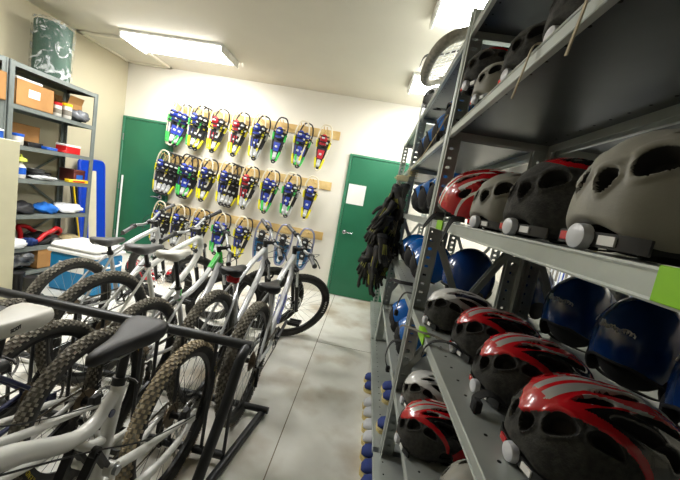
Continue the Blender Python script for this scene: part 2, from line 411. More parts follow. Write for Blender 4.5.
def bike(label,X,Y,head,lean=0.,steer=0.,sz=.82,style='hard',fm=None,fork_m=None,sm=None,tyre=None,rim=None,stxt=None,decal=None,light=False,lets=(None,None),group=None,spk=None,sc=1.,crank=None):
    # local: x forward, y left, z up; origin under the rear axle
    fm=fm or m_silver; fork_m=fork_m or m_blk; sm=sm or m_sad; tyre=tyre or TYD; rim=rim or RIMB; spk=spk or SPK
    t=thing('mountain_bike',label,'bicycle',(X,Y,0),group=group)
    t.rotation_euler=Euler((lean,0,head),'XYZ'); t.scale=(sc,)*3
    wheel('rear_wheel',t,tyre,rim,spk,0,lets[0],True,rnd.uniform(0,6) if not lets[0] else 0)
    BB=Vector((.42,0,.30)); stt=Vector((.31,0,.664)); hb=axp(.415); ht=axp(.535)
    mb=MB(); extra=None
    if style=='hard':
        mb.tube([BB,stt],.016,12); mb.tube([hb-AXU*.01,ht],.023,14)
        mb.tube(smooth_path([axp(.515)-Vector((.01,0,0)),(.56,0,.742),stt+Vector((.005,0,-.02))]),[.020]*12+[.017],12)
        mb.tube(smooth_path([axp(.435),(.78,0,.60),BB]),[.024]*12+[.022],12)
        for sy in (-1,1):
            mb.tube(smooth_path([stt+Vector((0,sy*.018,-.02)),(.20,sy*.048,.55),(.0,sy*.066,.345)]),.0085,8)
            mb.tube(smooth_path([BB+Vector((-.02,sy*.03,0)),(.26,sy*.05,.30),(.0,sy*.066,.335)]),.0100,8)
            mb.box(-.022,.022,sy*.066-.004,sy*.066+.004,.318,.36,bev=.003)
    elif style=='swoop':
        mb.tube([BB,stt],.016,12); 
        mb.tube(smooth_path([ht-AXU*.02,(.62,0,.66),(.42,0,.585),(.30,0,.60)]),.020,12); mb.tube(smooth_path([axp(.435),(.72,0,.54),BB]),.025,12)
        for sy in (-1,1):
            mb.tube(smooth_path([(.37,sy*.018,.59),(.20,sy*.048,.5),(.0,sy*.066,.345)]),.010,8)
            mb.tube(smooth_path([BB+Vector((-.02,sy*.03,0)),(.24,sy*.05,.28),(.0,sy*.066,.335)]),.0105,8)
            mb.box(-.022,.022,sy*.066-.004,sy*.066+.004,.318,.36,bev=.003)
    else: # full suspension
        mb.tube(smooth_path([(.385,0,.735),(.41,0,.60),(.445,0,.44),(.47,0,.31)]),.021,14)
        mb.tube([axp(.42),axp(.545)],.027,16)
        mb.tube(smooth_path([(.40,0,.70),(.47,0,.645),(.56,0,.655),(.70,0,.735),(.86,0,.80)]),[.019]*6+[.021]*6+[.024]*6+[.026]*7,14)
        mb.tube(smooth_path([axp(.44),(.74,0,.58),(.58,0,.42),(.45,0,.30)]),.031,14)
        mb.tube(smooth_path([(.425,0,.56),(.49,0,.585),(.545,0,.65)]),.014,10)
        mb.lathe([(.034,-.045),(.034,.045)],16,T(.45,0,.31)@Rx(PI/2))
    mb.tube([BB+Vector((0,-.037,0)),BB+Vector((0,.037,0))],.021,14)
    fr=mb.build('frame',fm,t)
    if style=='fs':
        sw=MB()
        for sy in (-1,1):
            sw.tube(smooth_path([(.0,sy*.07,.345),(.12,sy*.068,.392),(.30,sy*.06,.44),(.45,sy*.05,.49)]),[.010]*6+[.013]*6+[.016]*7,10)
            sw.tube(smooth_path([(.0,sy*.07,.33),(.10,sy*.072,.305),(.24,sy*.062,.30),(.43,sy*.04,.33)]),[.011]*6+[.014]*6+[.017]*7,10)
            sw.box(-.03,.028,sy*.07-.006,sy*.07+.006,.312,.372,bev=.004)
            sw.lathe([(.022,-.012),(.022,.012)],14,T(.45,sy*.05,.49)@Rx(PI/2))
        sw.build('swingarm',fm,t)
        lk=MB()
        for sy in (-1,1):
            lk.bar((.45,sy*.036,.49),(.50,sy*.036,.585),.012,.03,up=(0,1,0)); lk.lathe([(.014,-.01),(.014,.01)],12,T(.45,sy*.064,.49)@Rx(PI/2),mi=1)
            lk.lathe([(.016,-.008),(.016,.008)],12,T(.50,sy*.036,.585)@Rx(PI/2)); lk.bar((.50,sy*.036,.585),(.55,sy*.03,.50),.012,.026,up=(0,1,0))
        lk.build('rocker_link',[m_dark,m_alu],t)
        sh=MB(); a=Vector((.55,0,.50));b=Vector((.70,0,.56)); 
        sh.tube([a,a.lerp(b,.45)],.013,12,mi=1); sh.tube([a.lerp(b,.42),b],.023,14)
        n=16; dirv=(b-a).normalized()
        for k in range(n): pass
        sh.tube([a.lerp(b,.05+.5*k/90)+Vector((0,math.cos(k*.45)*.026,0))+Vector((-dirv.z,0,dirv.x))*(math.sin(k*.45)*.026) for k in range(90)],.004,6)
        sh.build('rear_shock',[m_dark,m_alu],t)
        for sy in (-1,1):
            for (dx,dz,ra) in ((.43,.665,.012),):
                MB().lathe([(ra,-.002),(ra,.002)],16,T(dx+.0,sy*.0205,dz-.01)@Rx(PI/2)).build('frame_badge',m_navy,fr)
        cb=MB(); cb.tube(smooth_path([(.0,.085,.36),(.14,.09,.42),(.34,.07,.50),(.52,.03,.60),(.8,.03,.77)]),.0025,6); cb.build('brake_hose',m_dark,t)
    if style=='swoop':
        MB().tube([ht-AXU*.125,ht+AXU*.004],.0245,16).tube([ht-AXU*.02-Vector((.02,0,.006)),(.70,0,.722)],.0215,12).build('head_panel',m_greenp,fr)['label']='bright green painted head tube'
        MB().tube([stt-Vector((-.02,0,.09)),stt-Vector((-.015,0,.02))],.0172,12).build('seat_tube_stripe',m_greenp,fr)
    if decal:
        a=axp(.435);
        for sy in (-1,1):
            vs,fs=text_mesh(decal,.105,.0008,.003)
            p=Vector((.60,sy*.0245,.445)); ang=math.atan2(.30,.30*.95)
            M=T(*p)@(Matrix.Identity(4) if sy<0 else Rz(PI))@Ry(-ang if sy<0 else ang)@Rx(PI/2)
            MB().add(vs,fs,M).build('frame_lettering',m_bluep,fr)
    # seat post + saddle
    st=Vector((-.29,0,.957)).normalized()
    top=Vector((.31,0,.664)) if style!='fs' else Vector((.385,0,.735))
    if style=='fs': st=Vector((-.2,0,.98)).normalized()
    px=top+st*((sz-.05-top.z)/st.z)
    sp=MB(); sp.tube([top-st*.03,px],.0135,12); sp.box(px.x-.025,px.x+.025,-.018,.018,px.z-.01,px.z+.012,bev=.004)
    sp.tube([top-st*.012,top+st*.012],.021,14); sp.tube([top+Vector((-.022,-.005,0)),top+Vector((-.03,.03,-.01)),top+Vector((-.02,.05,-.012))],.004,6)
    sp.build('seat_post',m_dark,t)
    saddle(t,px.x+.01,sz,sm,txt=stxt)
    if light:
        mb=MB(); c=top+st*.05; mb.box(c.x-.05,c.x-.016,-.042,.042,c.z-.05,c.z+.03,bev=.01); mb.build('tail_light',m_redl,t)['label']='red tail light clipped to the seat post'
    # front end (steered about the head axis)
    S=T(*AX0)@Matrix.Rotation(steer,4,AXU)@T(*(-AX0))
    def steered(o,base=Matrix.Identity(4)): o.matrix_local=S@base; return o
    fk=MB()
    cr=axp(.40); fa=Vector((1.05,0,.335)); side=Vector((0,1,0)); fwd=Vector((.937,0,.35)).normalized()*.012
    for sy in (-1,1):
        low=fa+Vector((0,sy*.055,0)); topp=axp(.40)+side*sy*.055+fwd*1.5
        mid=low.lerp(topp,.62); fk.tube([low+Vector((0,0,-.008)),low.lerp(topp,.1),mid],[.013,.016,.018],12,mi=0); fk.tube([mid,topp],.0135,12,mi=1)
        fk.lathe([(.016,-.01),(.016,.01)],12,T(*low)@Rx(PI/2),mi=0)
    fk.tube([axp(.40)+side*.062+fwd*1.3,axp(.405)+side*.03+fwd*.6,axp(.41)-side*.03+fwd*.6,axp(.40)-side*.062+fwd*1.3],.021,12,mi=0)
    lo=fa.lerp(axp(.40),.6); fk.tube([lo+side*.055,lo+side*.05+Vector((.03,0,.04)),lo+side*0+Vector((.05,0,.055)),lo-side*.05+Vector((.03,0,.04)),lo-side*.055],.009,8,mi=0)
    steered(fk.build('fork',[fork_m,m_chr],t))
    fw=wheel('front_wheel',t,TY if tyre is not TYM else TYD,rim,spk,1.05,lets[1],False,0); steered(fw,T(1.05,0,WR))
    stm=MB(); s0=axp(.535); s1=axp(.595); stm.tube([s0,s1],.019,12); bc=axp(.575)+Vector((.07,0,.02)); stm.tube([axp(.57),bc],[.017,.016],12); stm.tube([bc-side*.022,bc+side*.022],.021,12)
    steered(stm.build('stem',m_dark,t))
    hbm=MB(); W=.33
    path=smooth_path([bc-side*W+Vector((-.045,0,.035)),bc-side*.16+Vector((-.01,0,.032)),bc-side*.06+Vector((0,0,.002)),bc+side*.06+Vector((0,0,.002)),bc+side*.16+Vector((-.01,0,.032)),bc+side*W+Vector((-.045,0,.035))],5)
    hbm.tube(path,.0115,10); hb_=hbm.build('handlebar',m_alu if fm in (m_silver,m_white) else m_blk,t)
    for sy in (-1,1):
        e=bc+side*sy*W+Vector((-.045,0,.035)); i_=bc+side*sy*(W-.12)+Vector((-.026,0,.0345))
        d=(e-i_)
        MB().tube([i_,i_+d*.05,i_+d*.5,e,e+d*.04],[.019,.0165,.0165,.0175,.019],12).build('grip',m_sadg if fm is m_silver else m_dark,hb_)
        lv=MB(); q=bc+side*sy*(W-.15)+Vector((-.02,0,.034)); lv.box(q.x-.012,q.x+.03,q.y-.018,q.y+.018,q.z-.02,q.z+.016,bev=.005)
        lv.tube(smooth_path([q+Vector((.028,0,-.008)),q+Vector((.055,sy*.03,-.018)),q+Vector((.045,sy*.12,-.024))]),[.006]*6+[.005]*7,8)
        lv.build('brake_lever',m_dark,hb_)
    cbl=MB()
    for sy in (-1,1):
        q=bc+side*sy*(W-.16)
        cbl.tube(smooth_path([q+Vector((.03,0,.03)),bc+side*sy*.08+Vector((.11,0,.02)),bc+Vector((.07,-sy*.04,-.08)),axp(.44)+side*(-sy*.03)+Vector((.0,0,0))],5),.0026,5)
    cbl.build('brake_cables',m_dark,hb_); steered(hb_)
    # drivetrain
    ck=MB(); y=-.052
    for R_,yy in ((.075,-.050),(.055,-.044)):
        N=36; ck.lathe([(R_-.012,-.0012),(R_,-.0012),(R_,.0012),(R_-.012,.0012),(R_-.012,-.0012)],N,T(BB.x,yy,BB.z)@Rx(PI/2),mi=1)
        for k in range(N):
            a=2*PI*k/N; ck.box(R_-.001,R_+.004,-.001,.001,-.002,.002,T(BB.x,yy,BB.z)@Ry(-a),mi=1)
    for k in range(4):
        a=2*PI*k/4+.4; ck.bar(BB+Vector((0,-.05,0)),BB+Vector((.066*math.cos(a),-.05,.066*math.sin(a))),.014,.006,up=(0,1,0))
    ca=rnd.uniform(-.5,.9) if crank is None else crank
    cv=Vector((math.cos(ca),0,-math.sin(ca)))*.17
    ends=[]
    for sg,sy in ((1,-1),(-1,1)):
        a=BB+Vector((0,sy*.06,0)); b=a+cv*sg+Vector((0,sy*.016,0)); ck.tube([a,a.lerp(b,.5),b],[.016,.012,.013],8); ck.tube([BB,a],.012,10); ends.append((b,sy))
    cs=ck.build('crankset',[m_blk,m_alu],t)
    for b,sy in ends:
        pd=MB(); c=b+Vector((0,sy*.06,0)); pd.tube([b,c],.006,8)
        pd.box(c.x-.045,c.x-.033,c.y-.045,c.y+.045,c.z-.012,c.z+.012,bev=.003).box(c.x+.033,c.x+.045,c.y-.045,c.y+.045,c.z-.012,c.z+.012,bev=.003)
        for yy in (-.042,.038): pd.box(c.x-.04,c.x+.04,c.y+yy,c.y+yy+.005,c.z-.009,c.z+.009)
        pd.tube([c-Vector((0,.04,0)),c+Vector((0,.04,0))],.011,8); pd.build('pedal',m_dark,cs)
    chn=MB(); R1=.075;R2=.040
    pts=[(BB.x+R1*math.sin(a),-.05,BB.z+R1*math.cos(a)) for a in [PI*k/10 for k in range(11)]]+[(.03,-.055,.20),(.01,-.057,.175),(-.012,-.058,.195),(.012,-.058,.245),(.02,-.058,.262)]
    pts+=[(-R2*math.sin(a),-.058,WR-R2*math.cos(a)) for a in [PI*k/8 for k in range(9)]]
    chn.tube(pts,.0038,4,closed=True,sy=1.6); chn.build('chain',mat('worn_chain',s(96,88,74),.45,.7,nscale=200),t)
    rd=MB(); rd.bar((.0,-.075,.31),(.012,-.07,.245),.014,.02,up=(1,0,0)); rd.bar((.012,-.062,.262),(.012,-.062,.18),.006,.03,up=(0,1,0))
    for z in (.256,.185): rd.lathe([(.015,-.003),(.015,.003)],12,T(.008,-.058,z)@Rx(PI/2))
    rd.build('rear_derailleur',m_dark,t)
    cl=MB(); cl.box(.02,.065,.045,.075,.36,.41,bev=.006); cl.build('brake_caliper',m_dark,t)
    return t
NB=PI/2   # heading +Y
G='bikes parked in the black rack'
bike('silver mountain bike, leftmost of the far row, beside the blue cooler',-1.96,2.04,NB-.0,.0,1.55,.78,sm=m_sadg,group=G,sc=1.04)
bike('white mountain bike with a grey saddle, second from left in the far row',-1.55,1.84,NB-.13,.0,1.5,.80,fm=m_white,sm=m_sadg,group=G,sc=1.08)
bike('white and green mountain bike with a white saddle in the far row',-1.16,1.68,NB-.03,.0,-1.0,.92,style='swoop',fm=m_silver,sm=m_sadw,lets=(LW,None),group=G)
bike('silver mountain bike with red tail light on its seat post',-.86,1.88,NB-.02,.0,-1.0,.76,light=True,group=G,sc=1.08)
bike('silver mountain bike with blue lettering, far row end beside the aisle',-.56,1.82,NB,.0,-1.0,.715,decal='Giant',lets=(None,LW),group=G,sc=1.08)
bike('white full-suspension mountain bike with black saddle and muddy rear tyre',-.68,1.29,-NB,.0,-1.0,.885,style='fs',fm=m_white,tyre=TYM,lets=(LY,None),spk=SPKB,group=G,crank=PI)
bike('white near-row mountain bike with a lettered white saddle',-1.07,1.25,-NB,.0,-.5,.865,style='fs',fm=m_white,sm=m_sadw,stxt='SCOTTY',lets=(LY,None),spk=SPKB,group=G,crank=PI-.4)
bike('dark near-row mountain bike third from the aisle',-1.29,1.22,-NB,.0,.1,.80,fm=m_navy,spk=SPKB,group=G,light=True)
bike('black near-row mountain bike at the left end of the rack',-1.64,1.32,-NB,.0,-.1,.80,fm=m_blk,group=G)
# rack --------------------------------------------------------------
t=thing('bike_rack','black tubular steel floor rack holding the bikes','bike rack',(0,0,0))
RX0,RX1=-2.40,-.455
MB().tube([(RX0-.02,1.465,.645),(RX1+.02,1.465,.645)],.024,16).build('top_bar',m_rack,t)
for x in (RX0,RX1):
    MB().tube(smooth_path([(x,1.465,.638),(x-.003,1.425,.628),(x-.008,1.385,.585),(x-.02,1.31,.40),(x-.06,1.13,.02)]),.024,14).build('leg',m_rack,t)
    MB().tube([(x+.035,1.88,.024),(x-.075,1.05,.024)],.022,12).build('foot',m_rack,t)
for y,xe in ((1.85,.07),(1.45,-.04)): MB().tube([(RX0-.05,y,.045),(RX1+xe,y,.045)],.020,12).build('base_rail',m_rack,t)
for x in (-2.25,-2.02,-1.90,-1.71,-1.59,-1.37,-1.22,-1.11,-1.0,-.92,-.79,-.615,-.495):
    MB().tube([(x,1.465,.635),(x,1.45,.05)],.009,8).build('wheel_divider',m_rack,t)
# ------------------------------------------------------------------ right-hand steel shelving
SZ=[.16,.53,.968,1.41,1.83,2.27]
def post_mb(x,y,sx,sy,h,w=.06,d=.035):
    # slotted angle post, corner at (x,y); flange along sx*X (side) and sy*Y (front)
    mb=MB(); a,b=sorted((x,x+sx*w)); th=.0025
    ya,yb=sorted((y,y+sy*th))
    q=[a,a+.018,b-.018,b]
    mb.box(q[0],q[1],ya,yb,0,h); mb.box(q[2],q[3],ya,yb,0,h)
    z=0; p=.044
    while z<h-.001:
        mb.box(q[1],q[2],ya,yb,z,min(z+p-.016,h)); z+=p
    xa,xb=sorted((x,x+sx*th)); ya,yb=sorted((y,y+sy*d))
    mb.box(xa,xb,ya,yb,0,h); mb.tube([(x,y,0),(x,y,h)],.008,10)
    # outer return of the side flange
    xr=x+sx*w; mb.tube([(xr,y,0),(xr,y,h)],.005,8)
    return mb
def shelf_mb(x0,x1,y0,y1,z,lip=.034):
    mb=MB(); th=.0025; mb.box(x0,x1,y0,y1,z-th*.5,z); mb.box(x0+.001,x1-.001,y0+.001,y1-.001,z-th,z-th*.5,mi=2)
    mb.box(x0,x0+th,y0,y1,z-lip,z+.001); mb.box(x1-th,x1,y0,y1,z-lip,z+.001); mb.box(x0,x1,y0,y0+th,z-lip,z); mb.box(x0,x1,y1-th,y1,z-lip,z)
    mb.box(x0,x0+.016,y0,y1,z-lip,z-lip+th); mb.tube([(x0,y0,z-.002),(x0,y1,z-.002)],.0035,6); mb.tube([(x0,y0,z-lip),(x0,y1,z-lip)],.003,6)
    y=y0+.06
    while y<y1-.03:     # punched holes: front and back rows
        for xx in (x0+.045,x1-.045):
            mb.lathe([(.0045,0),(.0045,.0006)],8,T(xx,y,z),mi=1)
            mb.lathe([(.0045,-.0006),(.0045,0)],8,T(xx,y,z-th),mi=1)
        y+=.075
    return mb
def steel_unit(label,x0,x1,y0,y1,zs,h,front=1,mtl=None,brace=((1.38,.62),),group=None):
    mtl=mtl or m_steel
    t=thing('shelving_unit',label,'shelving unit',(0,0,0),group=group)
    for (x,sx) in ((x0,1),(x1,-1)):
        for (y,sy) in ((y0,1),(y1,-1)):
            post_mb(x,y,sx,sy,h).build('post',[mtl,m_hole],t)
    for z in zs: shelf_mb(x0+.003-(.04 if z==.16 else 0),x1-.003,y0+.004,y1-.004,z).build('shelf',[mtl,m_hole,m_steel_shade],t)
    for (za,zb) in brace:
        for y in (y0+.003,y1-.003):
            MB().bar((x0+.03,y,za),(x1-.03,y,zb),.003,.028,up=(0,0,1)).bar((x0+.03,y,zb),(x1-.03,y,za),.003,.028).build('cross_brace',mtl,t)
    return t
XF,XB=.30,.757
steel_unit('near bay of tall grey shelving beside the camera',XF,XB,.10,1.575,SZ,2.36)
steel_unit('middle bay of the tall grey shelving behind the first front post',XF,XB,1.60,3.02,SZ,2.36)
steel_unit('far bay of the tall grey shelving by the right green door',XF,XB,3.05,4.30,SZ,2.36)
steel_unit('grey shelving backing onto the near helmet bay',.785,1.24,.10,1.575,SZ[1:],2.36,brace=((1.36,.6),))
steel_unit('grey shelving backing onto the middle helmet bay',.785,1.24,1.60,3.02,SZ[1:],2.36,brace=((1.36,.6),))
# tapes on the shelf edges
def tape(y0,y1,z,label,w=.0355):
    o=MB().box(XF-.0035,XF+.001,y0,y1,z-w,z+.001,bev=.0008).box(XF-.002,XF+.02,y0,y1,z+.0005,z+.0018).build('tape_strip',m_lime); tag(o,label,'tape')
tape(.27,.345,1.412,'big lime green tape patch on near end of eye-level shelf edge')
tape(1.30,1.40,1.412,'small lime green tape on eye-level shelf edge by the front post')
tape(1.20,1.31,.970,'lime green tape on shelf edge beside the silver helmet')
# ------------------------------------------------------------------ bike helmets
m_foam=mat('grey_foam',s(112,110,102),.9,col2=s(84,82,76),nscale=90,bump=.25,bscale=300)
m_foamd=mat('dark_foam',s(64,63,59),.85,col2=s(44,44,42),nscale=90,bump=.25,bscale=300)
m_hred=mat('red_helmet_shell',s(196,22,32),.25,coat=.6,nscale=3,amt=.12)
m_hsil=mat('silver_helmet_shell',s(176,176,172),.3,.3,coat=.4,amt=.1)
m_hblk=mat('black_helmet_shell',s(24,24,25),.25,coat=.5,amt=.2)
m_hwht=mat('white_helmet_shell',s(226,226,222),.3,coat=.4,amt=.06)
m_hgry=mat('warm_grey_helmet_shell',s(150,148,138),.55,nscale=20,amt=.1,bump=.05,bscale=250)
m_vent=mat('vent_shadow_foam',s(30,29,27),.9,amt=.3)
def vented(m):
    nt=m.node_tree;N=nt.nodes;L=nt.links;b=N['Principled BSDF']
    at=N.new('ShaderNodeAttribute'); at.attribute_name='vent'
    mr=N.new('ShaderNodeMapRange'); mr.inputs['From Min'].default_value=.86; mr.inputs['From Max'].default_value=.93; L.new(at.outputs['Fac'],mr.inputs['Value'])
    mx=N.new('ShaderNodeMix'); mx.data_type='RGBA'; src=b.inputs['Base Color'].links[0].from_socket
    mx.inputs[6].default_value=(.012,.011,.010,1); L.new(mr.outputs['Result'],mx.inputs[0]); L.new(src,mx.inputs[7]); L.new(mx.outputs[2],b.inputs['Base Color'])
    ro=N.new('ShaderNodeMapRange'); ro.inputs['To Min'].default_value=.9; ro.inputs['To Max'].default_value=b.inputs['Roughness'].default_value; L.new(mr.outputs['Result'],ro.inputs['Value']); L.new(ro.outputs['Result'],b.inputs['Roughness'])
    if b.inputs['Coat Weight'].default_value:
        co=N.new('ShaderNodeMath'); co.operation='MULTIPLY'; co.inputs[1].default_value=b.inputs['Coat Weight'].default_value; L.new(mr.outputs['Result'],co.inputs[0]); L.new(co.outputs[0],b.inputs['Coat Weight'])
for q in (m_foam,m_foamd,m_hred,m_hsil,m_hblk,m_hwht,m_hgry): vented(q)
m_vis=mat('black_visor_shell',s(24,24,25),.3,coat=.3)
m_hnavy=mat('navy_helmet_shell',s(40,46,84),.35,coat=.3); vented(m_hnavy)
m_strap=mat('black_webbing',s(30,30,31),.8,nscale=60,amt=.3)
m_strapg=mat('grey_webbing',s(126,122,112),.8,nscale=60,amt=.2)
VENTS=[(1.05,0.0,.40,.07,0)]
for sg in (-1,1):
    # (a, b, half length, half width, slant)
    VENTS+=[(.80,.27*sg,.30,.085,0),(1.62,.20*sg,.30,.075,.10*sg),(1.30,.60*sg,.34,.11,-.15*sg),(1.98,.42*sg,.24,.085,-.15*sg),(1.15,1.05*sg,.26,.13,-.30*sg),
            (2.86,.20*sg,.13,.13,0),(2.60,.58*sg,.22,.20,-.25*sg),(2.26,1.02*sg,.22,.19,-.3*sg),(1.62,.84*sg,.34,.15,-.40*sg),(.50,.75*sg,.22,.12,0)]
def vent_d(a,b):
    d=9.
    for (va,vb,la,lb,sl) in VENTS:
        q=(a-va)/la
        if abs(q)>1.3: continue
        w=lb*(1-.30*q); d=min(d,q*q+((b-vb-sl*(a-va))/w)**2)
    return d
def side_line(a): return .08+(2.80-a)*1.25      # lower edge of the coloured shell, running forward and down from the rear apex
def col_red(a,b):
    B=abs(b); h=math.sin(a)*math.cos(b)
    if a>2.80: return 0
    L_=side_line(a)
    if B>L_: return 0 if (h>.12 or a>1.2) else 4
    if B>L_-.30: return 2                         # red stripe running down the side from the rear apex
    if B>.56: return 4 if a>.8 else 2
    if 1.25<a<2.05 and .52-(a-1.25)*.30*1.0<B<.50 and B>.30: return 3   # pale wedge
    if B>.24: return 2
    if .17<B: return 3
    if B<.05: return 2
    return 3 if a<2.45 else 2
def col_grey(a,b):
    B=abs(b); h=math.sin(a)*math.cos(b)
    if .60<B<.60+max(0,(a-.7))*.30 and .7<a<1.5: return 3
    if a<1.9 and .10<B<.15: return 3
    return 2
def col_silver(a,b):
    B=abs(b); h=math.sin(a)*math.cos(b)
    if a>2.80 or B>side_line(a)+.02: return 0
    if .40<B<.62 and 1.0<a<2.0: return 4
    return 2 if B<.7 else 3
def col_redgrey(a,b):
    B=abs(b); L_=side_line(a+.10)
    if a>2.3 or B>L_: return 0
    if B>L_-.22 or a>2.18: return 2
    if B>.6: return 4
    return 2 if B<.2 else 4
def col_redwhite(a,b):
    B=abs(b); h=math.sin(a)*math.cos(b)
    if a>1.75: return 4
    if h<-.12: return 4
    if B<.05 or .17<B<.24: return 3
    if .50<B<.50+max(0,(1.3-a))*.22 and .45<a<1.25: return 3
    if .86<B<.92 and a<1.2: return 3
    return 2
def helmet_mesh(colf,mats,NA=170,NB_=130,A=.148,B=.104,C=.122):
    a0,a1=-.20,PI+.40
    def pos(a,b,k=1.):
        cb=max(math.cos(b),0)**.70; ca=math.cos(a); sa=math.sin(a)
        x=(1 if ca>=0 else -1)*abs(ca)**.92*A*cb*(1.07 if ca<0 else 1.04)
        y=math.sin(b)*B*(1-.14*max(ca,0)*cb-.10*max(-ca,0)*cb)
        z=C*(abs(sa)**.86*(1 if sa>=0 else -1))*cb
        if z<0 and ca<0: z*=1-.85*max(math.cos(b),0)**3
        z+=.026*max(0,-ca)*max(sa,0)*cb-.008*max(0,ca)*max(sa,0)*cb          # raised rear crown
        return Vector((x*k,y*k,z*k if z>0 else z))
    W=NB_+1
    bs=[-1.50+3.0*j/NB_ for j in range(W)]; as_=[a0+(a1-a0)*i/NA for i in range(NA+1)]
    vs=[];fs=[];mi=[];va=[]
    for a in as_:
        for b in bs:
            d=vent_d(a,b); k=1.+.006*math.cos(b*11)
            if d<1: u=min(1,(1-d)/.62); k-=.16*u*u*(3-2*u)
            elif d<2.0: k+=.009*math.sin((d-1)*PI)**2
            # step where the coloured shell overlaps the foam
            sd=min(1,max(0,max((a-2.80)/.09,(abs(b)-side_line(a))/.13)+.3)); k-=.030*sd*sd*(3-2*sd)*min(1,max(0,(d-.9)/.7))
            vs.append(pos(a,b,k)); va.append(min(d,2.))
    for i in range(NA):
        for j in range(NB_):
            fs.append((i*W+j,(i+1)*W+j,(i+1)*W+j+1,i*W+j+1))
            a=(as_[i]+as_[i+1])/2; b=(bs[j]+bs[j+1])/2
            mi.append(1 if vent_d(a,b)<.55 else colf(a,b))
    # inner liner at a coarser step, sharing the rim
    n0=len(vs); ni,nj=NA//5,NB_//5; w2=nj+1
    for i in range(ni+1):
        for j in range(w2):
            q=pos(as_[i*5],bs[j*5],.80); vs.append(Vector((q.x,q.y,max(q.z,-.02)-.003)))
    for i in range(ni):
        for j in range(nj):
            fs.append((n0+i*w2+j,n0+i*w2+j+1,n0+(i+1)*w2+j+1,n0+(i+1)*w2+j)); mi.append(1)
    for i in range(ni):
        for j,jj in ((0,0),(NB_,nj)):
            q=tuple((i*5+k)*W+j for k in range(6))+(n0+(i+1)*w2+jj,n0+i*w2+jj); fs.append(q[::-1] if j==0 else q); mi.append(0)
    for j in range(nj):
        for i,ii in ((0,0),(NA,ni)):
            q=tuple(i*W+j*5+k for k in range(6))+(n0+ii*w2+j+1,n0+ii*w2+j); fs.append(q if i==0 else q[::-1]); mi.append(0)
    me=bpy.data.meshes.new('helmet_shell'); me.from_pydata([tuple(v) for v in vs],[],fs)
    at=me.attributes.new('vent','FLOAT','POINT'); at.data.foreach_set('value',va+[0.]*(len(vs)-len(va)))
    for m in mats: me.materials.append(m)
    for p,k in zip(me.polygons,mi): p.material_index=k; p.use_smooth=True
    me.set_sharp_from_angle(angle=math.radians(50)); me.update(); return me
HM={'red':helmet_mesh(col_red,[m_foamd,m_vent,m_hred,m_hsil,m_hblk]),
    'grey':helmet_mesh(col_grey,[m_hgry,m_vent,m_hgry,m_hwht,m_hblk]),
    'silver':helmet_mesh(col_silver,[m_foamd,m_vent,m_hwht,m_hsil,m_hnavy]),
    'redgrey':helmet_mesh(col_redgrey,[m_foamd,m_vent,m_hred,m_hsil,m_hblk]),
    'redwhite':helmet_mesh(col_redwhite,[m_hblk,m_vent,m_hred,m_hwht,m_hblk]),
    'dark':helmet_mesh(col_grey,[m_foamd,m_vent,m_foamd,m_foam,m_hblk]),
    'white':helmet_mesh(col_silver,[m_foam,m_vent,m_hwht,m_hwht,m_hsil])}
def _ret():
    mb=MB(); n=30     # cradle band round the inside
    pts=[];
    for k in range(n+1):
        a=PI*.35+ (2*PI-PI*.7)*k/n
        pts.append((.128*math.cos(a),.084*math.sin(a),-.022-.010*math.cos(a+PI)))
    mb.ribbon(pts,.016,(0,0,1),.004); return mb.mesh('fit_cradle',m_dark)
RET=_ret()
DIAL=MB().lathe([(.0,.010),(.010,.010),(.0165,.007),(.018,.0),(.018,-.006)],20,T(-.146,.0,-.029)@Ry(-PI/2)).mesh('fit_dial',mat('dial_plastic',s(214,216,222),.3,amt=.06))
_d=MB(); _d.ribbon([(-.120,-.075,-.031),(-.133,-.05,-.030),(-.140,0,-.030),(-.133,.05,-.030),(-.120,.075,-.031)],.019,(0,0,1),.007,mi=1)
_d.ribbon([(-.1385,.026,-.030),(-.1355,.048,-.030)],.012,(0,0,1),.009,mi=2)
_d.ribbon([(-.1385,-.026,-.030),(-.1355,-.048,-.030)],.012,(0,0,1),.009,mi=0)
BADGE=_d.mesh('fit_band',[m_whitep,m_dark,m_redl])
def strap_mesh(seed):
    rr=random.Random(seed); mb=MB()
    for sy in (-1,1):
        e=(-.03+rr.uniform(-.04,.04),sy*.03,-.043)
        mb.ribbon(smooth_path([(.05,sy*.09,-.012),(.03,sy*.085,-.036),(0,sy*.06,-.044),e],4),.016,(1,0,.15),.0022)
        mb.ribbon(smooth_path([(-.06,sy*.08,-.012),(-.04,sy*.08,-.036),(-.015,sy*.06,-.0425),e],4),.016,(1,.2,.0),.0022)
    mb.box(-.05,-.015,-.014,.014,-.046,-.034,bev=.003); return mb.mesh('chin_strap',m_strap)
STR=[strap_mesh(k) for k in range(3)]
def bike_helmet(style,x,y,z,yaw,label,roll=0.,pitch=0.,group=None,scale=1.,visor=False):
    t=thing('bike_helmet',label,'bike helmet',(x,y,z+.047*scale),(roll,pitch,yaw),group); t.scale=(scale,)*3
    link('helmet_shell',HM[style],t); link('fit_cradle',RET,t)
    d=link('fit_dial',DIAL,t); link('fit_band',BADGE,t)
    link('chin_strap',STR[rnd.randrange(3)],t)
    return t
def loose_strap(pts,wd,side,label,m=None,buckle=True):
    o=MB(); o.ribbon(smooth_path(pts,6),wd,side,.0025)
    e=Vector(pts[-1]); 
    if buckle: o.box(e.x-.011,e.x+.011,e.y-.013,e.y+.013,e.z-.016,e.z+.016,bev=.004)
    o=o.build('helmet_strap',m or m_strap); tag(o,label,'strap'); return o
